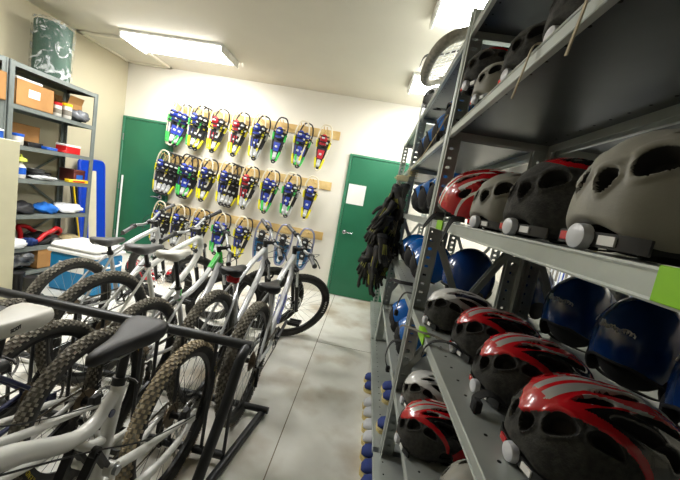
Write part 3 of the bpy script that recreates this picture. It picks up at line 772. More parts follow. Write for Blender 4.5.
# eye-level shelf (rear of each helmet faces the aisle)
bike_helmet('redwhite',.475,1.335,SZ[3]+.016,PI,'red and white striped bike helmet on the eye-level shelf by the post',pitch=-.10,roll=-.38,scale=1.30)
bike_helmet('grey',.50,1.10,SZ[3],.25,'plain grey bike helmet beside the red and white striped one',scale=1.13)
bike_helmet('redgrey',.51,.825,SZ[3],.15,'dark grey bike helmet with red crown on the eye-level shelf',scale=1.18)
bike_helmet('grey',.53,.57,SZ[3],.06,'large grey and white bike helmet, nearest on the eye-level shelf',scale=1.24)
# shelf below
bike_helmet('silver',.47,1.37,SZ[2],.10,'white and silver bike helmet beside the front post below eye level')
bike_helmet('red',.53,1.13,SZ[2],.12,'red bike helmet next to the white and silver one',scale=1.03)
bike_helmet('red',.53,.885,SZ[2],.12,'red bike helmet second from the camera on the same shelf',scale=1.05)
bike_helmet('red',.53,.64,SZ[2],.10,'red bike helmet nearest the camera, lower right corner',scale=1.1)
bike_helmet('red',.43,1.20,SZ[1],.10,'red bike helmet on the low shelf below the others',scale=1.05)
bike_helmet('white',.47,1.47,SZ[1],.1,'white bike helmet behind the red one on the low shelf')
bike_helmet('grey',.52,.93,SZ[1],.2,'grey bike helmet in front of the red one on the low shelf')
# upper shelf
bike_helmet('redgrey',.44,1.43,SZ[4]+.115,.25,'dark grey helmet with red edge stacked by the post on the upper shelf',scale=1.05)
bike_helmet('dark',.53,1.42,SZ[4],.2,'dark helmet under the red-edged one on the upper shelf',scale=1.0)
bike_helmet('grey',.42,1.22,SZ[4],.2,'grey helmet with hanging straps on the upper shelf',scale=.9)
bike_helmet('dark',.46,1.02,SZ[4],.2,'dark grey helmet in the middle of the upper shelf',scale=1.03)
bike_helmet('dark',.48,.80,SZ[4],.15,'large dark helmet nearest on the upper shelf, cut by the frame top',scale=1.1)
t=thing('padded_frame','grey padded oval frame with white netting lying on top of the middle bay','padded frame',(.30,2.12,SZ[5]+.10),(0,-.42,0))
m_pad=mat('grey_fleece',s(160,155,142),.95,nscale=40,amt=.35,bump=.4,bscale=160)
ring=[(.0+.13*math.sin(q)*1.0,.34*math.cos(q),.015*math.sin(3*q)) for q in [2*PI*k/44 for k in range(44)]]
ring=[(.115*(abs(math.sin(q))**.7)*(1 if math.sin(q)>0 else -1),.31*(abs(math.cos(q))**.8)*(1 if math.cos(q)>0 else -1),0) for q in [2*PI*(k+.5)/44 for k in range(44)]]
MB().tube(ring,.030,12,closed=True).build('padded_rim',m_pad,t)
mb=MB()
for k in range(-6,7): y_=.046*k; h_=.115*math.sqrt(max(0,1-(y_/.31)**2)); mb.tube([(-h_,y_-.02,.0),(h_,y_+.02,.0)],.0035,5)
for k in range(-3,4): x_=.035*k; h_=.29*math.sqrt(max(0,1-(x_/.12)**2)); mb.tube([(x_,-h_,.003),(x_,h_,.003)],.0035,5)
mb.build('netting',m_whitep,t)
mb=MB(); mb.ribbon(smooth_path([(-.17,-.05,.0),(-.12,-.04,.05),(0,0,.04),(.12,.03,.05),(.16,.04,0)],5),.03,(0,1,0),.004); mb.build('strap',m_strap,t)
bike_helmet('dark',.42,2.75,SZ[5],.1,'dark helmet farthest along the top of the middle bay',roll=.2)
# hanging straps
m_tan=mat('tan_webbing',s(176,164,138),.8,amt=.15,nscale=40)
loose_strap([(.31,.60,SZ[4]+.01),(.292,.60,SZ[4]+.0),(.286,.60,SZ[4]-.04),(.282,.61,SZ[4]-.10)],.008,(0,1,0),'tan strap dangling from the upper shelf nearest the camera',m_tan,False)
loose_strap([(.31,.79,SZ[4]+.01),(.292,.79,SZ[4]),(.286,.80,SZ[4]-.05),(.286,.83,SZ[4]-.10)],.008,(0,1,0),'tan strap dangling from the upper shelf below the grey helmet',m_tan,False)
loose_strap([(.33,1.44,SZ[3]+.03),(.29,1.45,SZ[3]+.02),(.262,1.47,SZ[3]-.03),(.26,1.50,SZ[3]-.04)],.02,(0,.3,1),'black strap hanging over the eye-level shelf edge at the post',buckle=False)
loose_strap([(.33,1.13,SZ[3]+.02),(.29,1.14,SZ[3]+.012),(.275,1.16,SZ[3]-.06),(.285,1.19,SZ[3]-.08)],.02,(0,.4,1),'black strap hanging from the eye-level shelf below the grey helmet',buckle=False)
loose_strap([(.41,1.06,SZ[2]+.02),(.37,1.10,SZ[2]+.035),(.32,1.13,SZ[2]+.02),(.294,1.14,SZ[2]-.015),(.288,1.14,SZ[2]-.05)],.022,(.25,1,0),'black strap curling over the edge of the red helmets\' shelf',buckle=False)
loose_strap([(.40,1.10,SZ[2]+.02),(.33,1.18,SZ[2]+.02),(.29,1.22,SZ[2]+.01),(.25,1.45,SZ[2]-.06),(.27,1.6,SZ[2]-.16)],.008,(0,0,1),'thin grey cord trailing from the silver helmet around the post',m_strapg,False)
loose_strap([(.42,.78,SZ[2]+.03),(.385,.79,SZ[2]+.045),(.355,.79,SZ[2]+.03),(.35,.77,SZ[2]+.018)],.024,(0,1,.2),'black strap and buckle folded beside the nearest red helmet')
# ------------------------------------------------------------------ smooth snow helmets
m_snow=mat('glossy_blue_shell',s(12,58,126),.22,coat=.8,nscale=3,amt=.18)
m_snowl=mat('bright_blue_shell',s(24,110,200),.25,coat=.6,nscale=3,amt=.15)
m_script=mat('worn_silver_print',s(236,240,244),.5,nscale=60,amt=.5)
def snow_mesh(m):
    mb=MB(); NA,NBB=48,32; vs=[];fs=[]
    A,B,C=.148,.122,.165
    for i in range(NA+1):
        a=2*PI*i/NA
        for j in range(NBB+1):
            p=(PI*.5+.32)*j/NBB
            x=math.sin(p)*math.cos(a)*A;y=math.sin(p)*math.sin(a)*B;z=math.cos(p)*C
            if p>PI/2:
                cut=.0+.05*max(0,math.sin(a)**2-.2)
                z-=cut*(p-PI/2)/.32
            vs.append((x,y,z+.03))
    W=NBB+1
    for i in range(NA):
        for j in range(NBB): fs.append((i*W+j,i*W+j+1,(i+1)*W+j+1,(i+1)*W+j))
    mb.add(vs,fs)
    # rim bead
    mb.tube([vs[i*W+NBB] for i in range(NA)],.006,8,closed=True,mi=1)
    # liner
    mb.ell((0,0,.02),(A*.9,B*.88,C*.85),20,12,mi=1)
    return mb.mesh('helmet_shell',[m,m_strap],60)
def script_mesh():
    A,B,C=.148,.122,.165
    def onsurf(a,e):  # azimuth,elev
        k=1.006; return Vector((math.cos(e)*math.cos(a)*A*k,math.cos(e)*math.sin(a)*B*k,math.sin(e)*C*k+.03))
    rr=random.Random(3)
    res=[]
    for (cen) in (PI-.1,PI*.5,-.3):
        mb=MB(); pts=[];n=60
        for k in range(n):
            u=k/n; w=cen+(u-.5)*.95
            amp=.075 if k<10 else .04
            pts.append(onsurf(w+.03*math.sin(k*1.35),.32+amp*math.cos(k*1.35)+.02*math.sin(k*.3)))
        mb.tube(pts,.0026,4); res.append(mb.mesh('script_mark',m_script))
    return res
SNOW=snow_mesh(m_snow); SNOWL=snow_mesh(m_snowl); SCR=script_mesh()
_e=MB()
for sy in (-1,1): _e.ell((-.01,sy*.105,-.055),(.055,.02,.06),14,8)
_e.ribbon(smooth_path([(0,-.108,-.10),(0,-.06,-.118),(0,.06,-.118),(0,.108,-.10)],5),.02,(1,0,0),.003)
EAR=_e.mesh('ear_pads',m_strap)
def snow_helmet(x,y,z,yaw,label,bright=False,roll=0.,pitch=0.,scale=1.,group=None):
    t=thing('snow_helmet',label,'snow helmet',(x,y,z+(.15 if bright else .128)*scale),(roll,pitch,yaw),group); t.scale=(scale,)*3
    sh=link('helmet_shell',SNOWL if bright else SNOW,t); [link('script_mark',q,sh) for q in SCR[:1+(not bright)]]; link('ear_pads',EAR,t)
    return t
SB='blue helmets on the rear shelf'
snow_helmet(.975,1.435,SZ[2],.5,'glossy dark blue snow helmet with silver script, farthest of the three behind the red helmets',group=SB)
snow_helmet(.965,1.105,SZ[2],.45,'glossy dark blue snow helmet with silver script, middle of the three behind the red helmets',group=SB)
snow_helmet(.955,.795,SZ[2],.4,'glossy dark blue snow helmet at the right frame edge behind the red helmets',group=SB)
snow_helmet(.95,1.85,SZ[2],.4,'dark blue snow helmet seen between the shelf braces, behind the first post',group=SB)
snow_helmet(.62,1.83,SZ[2],.3,'dark blue snow helmet just behind the front post braces',group=SB)
GM='bright blue helmets in the middle bay'
for (x,y,z,lab) in ((.41,1.95,SZ[1],'bright blue snow helmet on the low shelf just past the first post'),
    (.40,2.30,SZ[1],'bright blue snow helmet farther along the low shelf of the middle bay'),
    (.44,2.12,SZ[2],'blue snow helmet with black padding, third-shelf level just past the first post'),
    (.44,2.47,SZ[2],'blue snow helmet with black padding halfway along the middle bay'),
    (.44,2.82,SZ[2],'blue snow helmet at the far end of the middle bay, behind the gloves'),
    (.43,1.95,SZ[3],'blue snow helmet on the eye-level shelf just past the first post'),
    (.43,2.30,SZ[3],'blue snow helmet on the eye-level shelf, middle of the far row'),
    (.43,2.66,SZ[3],'blue snow helmet on the eye-level shelf, end of the far row'),
    (.42,1.86,SZ[4],'blue snow helmet on the upper shelf just past the first post'),
    (.42,2.20,SZ[4],'blue snow helmet second along the upper shelf past the post'),
    (.42,2.52,SZ[4],'blue snow helmet third along the upper shelf past the post'),
    (.42,2.82,SZ[4],'blue snow helmet last along the upper shelf past the post')):
    snow_helmet(x,y,z,PI+rnd.uniform(-.2,.2),lab,True,pitch=-.8,scale=.88,group=GM)
# straps trailing from middle-bay helmets
loose_strap([(.36,1.72,SZ[2]+.02),(.29,1.76,SZ[2]+.02),(.265,1.80,SZ[2]-.05),(.27,1.84,SZ[2]-.13)],.022,(0,1,0),'black strap hanging off the middle bay shelf beside the post')
loose_strap([(.36,2.0,SZ[2]+.02),(.28,2.02,SZ[2]+.015),(.24,2.12,SZ[2]-.0),(.23,2.2,SZ[2]-.04)],.022,(0,.5,1),'black strap sticking out of the middle bay under the gloves',buckle=False)
loose_strap([(.34,1.66,SZ[1]+.22),(.26,1.68,SZ[1]+.2),(.24,1.70,SZ[1]+.10),(.27,1.72,SZ[1]+.02)],.022,(0,1,.2),'black strap looping down in front of the low bright blue helmet')
loose_strap([(.34,1.68,SZ[4]+.08),(.29,1.70,SZ[4]+.10),(.262,1.71,SZ[4]+.04),(.28,1.72,SZ[4]-.01)],.014,(0,1,.2),'black strap looping off the upper shelf beside the post')
# ------------------------------------------------------------------ shoes on the bottom shelf
m_shoe=mat('blue_suede',s(50,66,132),.85,nscale=30,amt=.25); m_sole=mat('cream_sole',s(226,206,140),.7,amt=.1); m_shoew=mat('pale_grey_canvas',s(206,208,212),.8,amt=.12,nscale=20)
def shoe_meshes(m):
    up=MB(); secs=[(-.13,.030,.085),(-.115,.038,.10),(-.07,.040,.10),(-.02,.041,.085),(.03,.045,.065),(.08,.048,.055),(.115,.040,.046),(.132,.020,.03)]
    sg=14; vs=[];fs=[]
    for x,w,h in secs:
        for k in range(sg):
            a=2*PI*k/sg; c=math.cos(a);q=math.sin(a)
            vs.append((x,w*c,.018+h*.5+h*.5*(abs(q)**.8)*(1 if q>0 else -1)))
    n=len(secs)
    for i in range(n-1):
        for k in range(sg): fs.append((i*sg+k,i*sg+(k+1)%sg,(i+1)*sg+(k+1)%sg,(i+1)*sg+k))
    fs+=[tuple(range(sg-1,-1,-1)),tuple((n-1)*sg+k for k in range(sg))]
    up.add(vs,fs)
    so=MB(); prof=[(x*1.04,w*1.08) for x,w,h in secs]; poly=[(x,-w) for x,w in prof]+[(x,w) for x,w in prof[::-1]]
    so.prism(poly,0,.022)
    la=MB()
    for k in range(4): la.tube(smooth_path([(-.01+.022*k,-.028,.085-.009*k),(-.005+.022*k,0,.100-.011*k),(-.01+.022*k,.028,.085-.009*k)],4),.003,5)
    return up.mesh('shoe_upper',m,60),so.mesh('sole',m_sole),la.mesh('laces',m_whitep)
SHB=shoe_meshes(m_shoe); SHW=shoe_meshes(m_shoew)
def shoe(x,y,z,white,label,yaw=PI):
    t=thing('shoe',label,'shoe',(x,y,z),(0,0,yaw+rnd.uniform(-.12,.12)),'shoes around the bottom shelf'); A=SHW if white else SHB
    link('shoe_upper',A[0],t); link('sole',A[1],t); link('laces',A[2],t)
o0=.06
for (x,y,w,lab) in [(.35,1.50,0,'nearest blue shoe under the bottom shelf edge'),(.35,1.60,0,'second blue shoe from the camera under the bottom shelf'),(.35,1.71,0,'third blue shoe under the bottom shelf, next to the pale shoes'),
   (.355,1.83,1,'nearest pale grey shoe under the bottom shelf'),(.355,1.94,1,'second pale grey shoe under the bottom shelf'),(.355,2.06,1,'third pale grey shoe under the bottom shelf'),(.355,2.18,1,'farthest pale grey shoe under the bottom shelf'),
   (.36,2.40,0,'blue shoe past the pale shoes under the bottom shelf'),(.36,2.52,0,'farthest blue shoe under the bottom shelf')]:
    shoe(x,y,.001,w,lab)
for (x,y,lab) in ((.415,1.76,'blue shoe standing at the edge of the bottom shelf, beyond the post'),(.46,2.05,'blue shoe farther along on the bottom shelf'),(.46,2.17,'last blue shoe standing on the bottom shelf')): shoe(x,y,SZ[0]+.001,0,lab)
# ------------------------------------------------------------------ gloves, twine on the far post
m_glove=mat('black_glove_fabric',s(44,42,36),.8,nscale=30,amt=.45,bump=.2,bscale=120); m_gl=mat('olive_glove_print',s(150,150,62),.7,amt=.2)
def glove_meshes(seed):
    rr=random.Random(seed); mb=MB()
    # hangs from cuff at z=0, fingers down; palm facing x
    sec=[(0,.030,.040),(-.03,.026,.042),(-.07,.020,.040),(-.11,.018,.046),(-.15,.016,.047)]
    vs=[];fs=[];sg=14
    for z,tx,wy in sec:
        for k in range(sg):
            a=2*PI*k/sg; vs.append((tx*math.cos(a),wy*math.sin(a),z))
    for i in range(len(sec)-1):
        for k in range(sg): fs.append((i*sg+k,(i+1)*sg+k,(i+1)*sg+(k+1)%sg,i*sg+(k+1)%sg))
    fs+=[tuple(range(sg)),tuple((len(sec)-1)*sg+k for k in range(sg-1,-1,-1))]; mb.add(vs,fs)
    for q,(y,L) in enumerate(((-.033,.062),(-.011,.078),(.011,.074),(.032,.058))):
        cx=rr.uniform(.004,.02); sp=(q-1.5)*.006
        mb.tube(smooth_path([(0,y,-.14),(cx*.3,y+sp*.5,-.15-L*.45),(cx*1.4,y+sp,-.15-L)],4),[.0125]*4+[.0115]*4+[.007],9)
    mb.tube(smooth_path([(0,.036,-.06),(.008,.062,-.10),(.014,.07,-.145)],4),[.015]*4+[.012]*4+[.008],9)
    pr=MB()
    for k in (-1,0,1): pr.tube([(.0215,k*.014,-.06),(.0205,k*.017,-.10),(.0185,k*.02,-.135)],.0035,5); pr.tube([(-.0215,k*.014,-.06),(-.0205,k*.017,-.10),(-.0185,k*.02,-.135)],.0035,5)
    cf=MB(); cf.lathe([(.9,-.012),(1.06,-.010),(1.06,.022),(.9,.024)],16,Smat(.031,.042,1))
    return mb.mesh('glove_body',m_glove,60),pr.mesh('glove_print',m_gl),cf.mesh('cuff',m_strap)
GLV=[glove_meshes(k) for k in range(3)]
px_,py_=.365,3.02
n=0
for lev,(z,cnt) in enumerate(((1.62,3),(1.47,5),(1.34,7),(1.20,7),(1.06,6),(.93,5))):
    for k in range(cnt):
        a=PI*(.35+ .95*k/max(cnt-1,1)); R=.065+.018*lev
        x=px_-.11-.01*lev+R*math.cos(a)*.9; y=py_-.05+R*1.1*math.sin(a)-.10
        t=thing('glove','black glove with olive print in the bunch hung from the far shelf post','glove',(x,y,z+rnd.uniform(-.03,.03)),(rnd.uniform(-.4,.4),rnd.uniform(-.4,.4),rnd.uniform(0,6.28)),'gloves hanging from the shelf post'); t.scale=(1.15,)*3
        g=GLV[n%3]; n+=1
        link('glove_body',g[0],t); link('glove_print',g[1],t); link('cuff',g[2],t)
m_twine=mat('twine',s(206,190,150),.9,amt=.2)
mb=MB(); mb.tube([(px_-.03+.045*math.cos(k*.6),py_-.02+.045*math.sin(k*.6),1.74+.0016*k) for k in range(50)],.004,6)
mb.tube(smooth_path([(px_-.05,py_-.05,1.74),(.2,2.9,1.72),(px_-.10,py_-.09,1.60)]),.004,5)
for k in range(4): mb.tube(smooth_path([(px_-.11,py_-.1,1.62-.0*k),(px_-.12+.01*k,py_-.12,1.4),(px_-.14+.015*k,py_-.1,.95)]),.0035,5)
mb.tube(smooth_path([(.30,1.68,1.93),(.30,2.3,1.83),(.285,2.95,1.77)]),.003,5)
tag(mb.build('twine',m_twine),'pale twine wound round the far post and tying up the gloves','twine')
o=MB(); o.box(.19,.30,2.93,2.945,1.69,1.735,bev=.004,M=T(0,0,0)); o.box(.175,.20,2.92,2.935,1.70,1.715,bev=.003); tag(o.build('tag_strip',mat('cream_card',s(226,214,170),.7)),'cream card tag tied to the far shelf post above the gloves','tag')
# binders beyond the shelving
t=steel_unit('low grey bookcase against the right wall holding white binders',1.80,2.15,1.3,3.9,[.5,.92,1.5],1.62,brace=())
m_bw=mat('white_binder_vinyl',s(228,230,232),.4,amt=.05); m_bb=mat('blue_binder_vinyl',s(36,84,190),.4,amt=.1)
y=1.36;k=0
BM={}
while y<3.8:
    w=rnd.choice([.05,.06,.07]); blue=(k%6==2)
    lab=('blue' if blue else 'white')+' ring binder standing in the row behind the shelving'
    key=(w,blue)
    o=thing('ring_binder',lab,'binder',(1.83,y,.92),(0,0,0),('blue' if blue else 'white')+' binders behind the shelving')
    if key not in BM:
        BM[key]=(MB().box(0,.28,.002,.010,0,.32).box(0,.28,w-.010,w-.002,0,.32).box(-.004,.004,.002,w-.002,0,.32,bev=.002).mesh('cover',m_bb if blue else m_bw),
                 MB().box(.02,.27,.012,w-.012,.01,.30).mesh('pages',m_whitep),MB().box(-.0052,-.004,w*.25,w*.75,.12,.26).mesh('spine_label',m_strapg if not blue else m_whitep))
    for q,me in zip(('cover','pages','spine_label'),BM[key]): link(q,me,o)
    y+=w+.004;k+=1
# ------------------------------------------------------------------ snowshoes on the back wall
m_clear=mat('pale_frame_plastic',s(222,214,190),.35,amt=.08); m_yel=mat('yellow_clip',s(236,226,30),.5,amt=.08); m_grn=mat('green_clip',s(70,200,90),.5,amt=.1)
m_deck=mat('dark_deck',s(48,50,54),.6,nscale=20,amt=.3); m_bblue=mat('blue_binding',s(36,60,168),.5,nscale=12,amt=.3); m_bred=mat('red_binding',s(196,26,44),.5,nscale=12,amt=.25)
m_teal=mat('teal_deck',s(20,110,150),.5,col2=s(18,60,110),nscale=30); m_lgrey=mat('light_grey_plastic',s(196,198,198),.45,amt=.15)
m_gframe=mat('blue_grey_tube',s(140,144,172),.3,.4,amt=.2); m_bframe=mat('black_frame_plastic',s(36,36,38),.5,amt=.2)
def ss_outline(L=.64,w=.108,wt=.045,n=40,toe=1.):
    pts=[]
    for i in range(n):
        t=i/n*2*PI; c=math.cos(t); sn=math.sin(t)
        z=-L/2+L/2*c; k=(z+L)/L      # 1 at toe, 0 at tail
        half=(wt+(w-wt)*min(1,k*1.25)) 
        x=half*(abs(sn)**.62)*(1 if sn>=0 else -1)
        pts.append((x,-.012*math.cos(t)**2*(1 if c>0 else .3),z))
    return pts
def snowshoe_meshes(frame_m,clip_m,bind_m,deck_m=None,wide=False):
    L,w,wt=(.62,.125,.085) if wide else (.64,.108,.048)
    out=ss_outline(L,w,wt); res={}
    mb=MB(); mb.tube(out,.0145 if wide else .0105,8,closed=True)
    if not wide:
        n=len(out)
        for a,b in ((13,17),(23,27),(8,10),(30,32),(18,22)):
            if a==18: continue
            mb.tube(out[a:b+1],.0165,8,mi=1)
    res['frame']=mb.mesh('frame',[frame_m,clip_m])
    mb=MB(); n=len(out)
    top=.30 if not wide else .45
    rows=[]
    zs=[-L*top-(L*(.97-top))*k/16 for k in range(17)]
    def half(z):
        k=(z+L)/L; c=(z+L/2)/(L/2); sn=math.sqrt(max(0,1-c*c)); return (wt+(w-wt)*min(1,k*1.25))*sn**.62-.004
    vs=[];fs=[]
    for z in zs:
        h=half(z); vs+=[(-h,.0,z),(-h*.5,-.004,z),(h*.5,-.004,z),(h,.0,z)]
    for i in range(16):
        for k in range(3): fs.append((i*4+k,i*4+4+k,i*4+5+k,i*4+1+k))
    mb.add(vs,fs); mb.add([(x,y+.005,z) for x,y,z in vs],[q[::-1] for q in fs])
    for k in (1,3,5): mb.bar((-half(zs[k*2])*.9,-.008,zs[k*2]),(half(zs[k*2])*.9,-.008,zs[k*2]),.006,.006,mi=1)
    res['deck']=mb.mesh('deck',[deck_m or m_deck,m_strap])
    # lacing in the open toe
    mb=MB()
    for k in range(5):
        x=-.05+.025*k; mb.tube([(x,-.006,-.05-.3*abs(x)),(x*1.2,-.006,-L*.31)],.0025,5)
    mb.tube([(-w*.95,-.006,-L*.3),(w*.95,-.006,-L*.3)],.007,6)
    res['toe_lacing']=mb.mesh('toe_lacing',m_wood)
    # binding: toe cup, instep panel, heel panel, straps
    mb=MB()
    mb.ell((0,-.045,-.19),(.052,.035,.055),14,8); mb.box(-.048,.048,-.045,-.012,-.30,-.21,bev=.012)
    mb.prism([(-.048,-.35),(.048,-.35),(.036,-.47),(-.036,-.47)],.008,.026,Rx(PI/2)@T(0,0,0),mi=0)
    mb.box(-.018,.018,-.034,-.026,-.425,-.395,bev=.004,mi=1)
    mb.box(-.022,.022,-.088,-.06,-.205,-.18,bev=.006,mi=1)
    res['binding']=mb.mesh('binding',[bind_m,m_lgrey])
    mb=MB()
    for z,q in ((-.24,.05),(-.29,.055),(-.165,.045)):
        mb.ribbon(smooth_path([(-.066,-.01,z+.01),(-.05,-.055,z),(0,-.085+abs(z+.2)*.2,z-.006),(.05,-.055,z),(.066,-.01,z+.01)],4),.016,(0,0,1),.004)
    mb.box(.045,.075,-.06,-.03,-.26,-.235,bev=.006,mi=1)
    mb.tube(smooth_path([(.06,-.04,-.25),(.095,-.05,-.23),(.12,-.04,-.25)],4),.006,6)
    res['strap']=mb.mesh('strap',[m_strap,m_lgrey])
    mb=MB(); mb.ell((0,-.02,-L+.075),(.026,.02,.03),10,6); mb.box(-.026,.026,-.022,-.006,-L+.07,-L+.155,bev=.004)
    res['heel_plate']=mb.mesh('heel_plate',m_lgrey)
    mb=MB()
    for sx in (-1,1):
        for k in range(6): mb.prism([(0,-.012),(.022,0),(0,.012)],-.0015,.0015,T(sx*.05,.008,-.24-.025*k)@Rz(PI/2)@Ry(0))
    mb.bar((-.06,.008,-.22),(.06,.008,-.22),.016,.003)
    res['crampon']=mb.mesh('crampon',m_alu)
    return res
SS={'by':snowshoe_meshes(m_clear,m_yel,m_bblue),'bg':snowshoe_meshes(m_clear,m_grn,m_bblue),'ry':snowshoe_meshes(m_clear,m_yel,m_bred),
    'ky':snowshoe_meshes(m_bframe,m_yel,m_strap),'kg':snowshoe_meshes(m_bframe,m_grn,m_bblue),'gy':snowshoe_meshes(m_clear,m_yel,m_bblue,m_lgrey),
    'rg':snowshoe_meshes(m_clear,m_yel,m_bred,m_lgrey),'wide':snowshoe_meshes(m_gframe,m_gframe,m_strap,m_teal,True),'kw':snowshoe_meshes(m_bframe,m_lgrey,m_strap)}
DESC={'by':'blue-bound snowshoe with yellow clips','bg':'blue-bound snowshoe with green clips','ry':'red-bound snowshoe with yellow clips','ky':'black snowshoe with yellow clips','kg':'dark-framed snowshoe with green clips','gy':'blue-bound grey-decked snowshoe with yellow clips','rg':'red-bound grey-decked snowshoe with yellow clips','wide':'oval snowshoe with teal deck and grey tube frame','kw':'black snowshoe with pale clips'}
ORD=['first','second','third','fourth','fifth','sixth','seventh','eighth']
ROWN=['top','middle','bottom']
RZ=[2.345,1.615,.865]
rows=[
 [(-2.985,['bg','bg','kg']),(-2.67,['bg','ky','ky']),(-2.36,['rg','ky']),(-2.05,['rg','ky']),(-1.745,['by','kw']),(-1.42,['kg']),(-1.115,['by','kg']),(-.79,['ry'])],
 [(-3.10,['by','kw','kw','ky']),(-2.74,['kg','kg','ky']),(-2.43,['gy','ky']),(-2.13,['by','kw','kw','ky']),(-1.80,['ry','kw']),(-1.49,['by','kg']),(-1.17,['bg','kw']),(-.86,['by'])],
 [(-3.07,['by','kw','kw']),(-2.77,['by','kw']),(-2.45,['by','ky']),(-2.13,['bg','kg']),(-1.79,['by','ky']),(-1.45,['wide']),(-1.13,['wide']),(-.81,['wide'])]]
for ri,row in enumerate(rows):
    zr=RZ[ri]
    rl=MB().box(row[0][0]-.16,-.60,D-.02,D-.001,zr-.075,zr+.045,bev=.003).build('mounting_board',m_wood)
    tag(rl,'pale pine board with pegs, %s of the three on the back wall'%ROWN[ri],'board')
    for ci,(x,st) in enumerate(row):
        pg=MB(); 
        for dx in (-.02,.02): pg.tube([(x+dx,D-.02,zr),(x+dx,D-.20,zr+.02),(x+dx,D-.215,zr+.04)],.006,8)
        pg.build('peg',m_wood,rl)
        n=len(st)
        for k,kind in enumerate(st):
            lab='%s, %s from left, %s row, %s'%(DESC[kind],ORD[ci],ROWN[ri],'in front' if k==0 else 'hung %s behind'%ORD[k-1])
            yy=D-.175+.046*k
            t=thing('snowshoe',lab,'snowshoe',(x+.02+.05*k,yy,zr+.075-.012*k),(.03,.20-.015*ci+.015*k,-.05+.0*k if k==0 else .55),'snowshoes on the %s board'%ROWN[ri])
            for nm in ('frame','deck','toe_lacing','binding','strap','heel_plate','crampon'): link(nm,SS[kind][nm],t)
# ------------------------------------------------------------------ left shelving and contents
LX0,LX1=XL+.02,-3.50
LZ=[.08,.34,.695,1.07,1.40,1.78,2.165]
t=thing('shelving_unit','grey slotted steel shelving unit against the left wall','shelving unit',(0,0,0))
for (x,sx) in ((LX0,1),(LX1,-1)):
    for (y,sy) in ((2.84,1),(3.80,-1)): post_mb(x,y,sx,sy,2.17,.04,.04).build('post',[m_steel2,m_hole],t)
for z in LZ: shelf_mb(LX0+.003,LX1+.002,2.843,3.797,z,.042).build('shelf',[m_steel2,m_hole,m_steel2],t)
MB().bar((LX0+.01,2.9,.75),(LX0+.01,3.75,1.35),.003,.025).bar((LX0+.01,2.9,1.35),(LX0+.01,3.75,.75),.003,.025).bar((LX0+.01,2.9,.1),(LX0+.01,3.75,.6),.003,.025).build('cross_brace',m_steel2,t)
t=thing('shelving_unit','second grey steel shelving unit, cut off by the left frame edge','shelving unit',(0,0,0))
for (x,sx) in ((LX0,1),(LX1,-1)):
    for (y,sy) in ((1.86,1),(2.81,-1)): post_mb(x,y,sx,sy,2.17,.04,.04).build('post',[m_steel2,m_hole],t)
for z in LZ: shelf_mb(LX0+.003,LX1+.002,1.863,2.807,z,.042).build('shelf',[m_steel2,m_hole,m_steel2],t)
# green rolled mat in clear wrap
m_mat=mat('green_foam_mat',s(12,70,48),.6,nscale=12,amt=.3)
def wrapmat():
    m=bpy.data.materials.new('clear_plastic_wrap'); m.use_nodes=True; nt=m.node_tree;N=nt.nodes;L=nt.links;b=N['Principled BSDF']
    b.inputs['Base Color'].default_value=(.8,.85,.85,1); b.inputs['Roughness'].default_value=.15
    tc=N.new('ShaderNodeTexCoord'); n=N.new('ShaderNodeTexNoise'); n.inputs['Scale'].default_value=9; n.inputs['Detail'].default_value=3; n.inputs['Distortion'].default_value=1.5
    L.new(tc.outputs['Object'],n.inputs['Vector']); c=N.new('ShaderNodeValToRGB'); c.color_ramp.elements[0].position=.50;c.color_ramp.elements[1].position=.70
    c.color_ramp.elements[0].color=(.05,.05,.05,1);c.color_ramp.elements[1].color=(.7,.7,.7,1); L.new(n.outputs['Fac'],c.inputs['Fac']); L.new(c.outputs['Color'],b.inputs['Alpha'])  # whitish noise patches in the alpha stand in for glints on the wrap
    bp=N.new('ShaderNodeBump');bp.inputs['Strength'].default_value=.8;bp.inputs['Distance'].default_value=.02;L.new(n.outputs['Fac'],bp.inputs['Height']);L.new(bp.outputs['Normal'],b.inputs['Normal'])
    return m
m_wrap=wrapmat()
t=thing('rolled_mat','green rolled foam mat in clear plastic on top of the left shelving','rolled mat',(-3.70,3.40,2.167))
mb=MB(); R0=.165; pts=[]
n=90; sp=[(( .03+ (R0-.03)*k/n),5*2*PI*k/n) for k in range(n+1)]
vs=[];fs=[]
for rr_,a in sp:
    for z in (0.004,.56): vs.append((rr_*math.cos(a),rr_*math.sin(a),z))
for k in range(n): fs.append((2*k,2*k+2,2*k+3,2*k+1))
mb.add(vs,fs); mb.lathe([(0.0,.006),(R0-.004,.006),(R0-.004,.553),(0,.553)],28); mb.build('mat_roll',m_mat,t)
mb=MB(); rr=random.Random(5); ring=[]; NZ=9; NS=30
prof=[(.12,-.0),(.18,.002),(.183,.1),(.18,.2),(.184,.3),(.18,.42),(.182,.52),(.175,.575),(.10,.60)]
vs=[];fs=[]
for i,(q,z) in enumerate(prof):
    for k in range(NS):
        a=2*PI*k/NS; e=1+rr.uniform(-.035,.035) if 0<i<8 else 1+rr.uniform(-.1,.1); vs.append((q*e*math.cos(a),q*e*math.sin(a),z+(rr.uniform(-.015,.02) if i>6 else .001)))
for i in range(len(prof)-1):
    for k in range(NS): fs.append((i*NS+k,i*NS+(k+1)%NS,(i+1)*NS+(k+1)%NS,(i+1)*NS+k))
mb.add(vs,fs); mb.build('plastic_wrap',m_wrap,t,80)
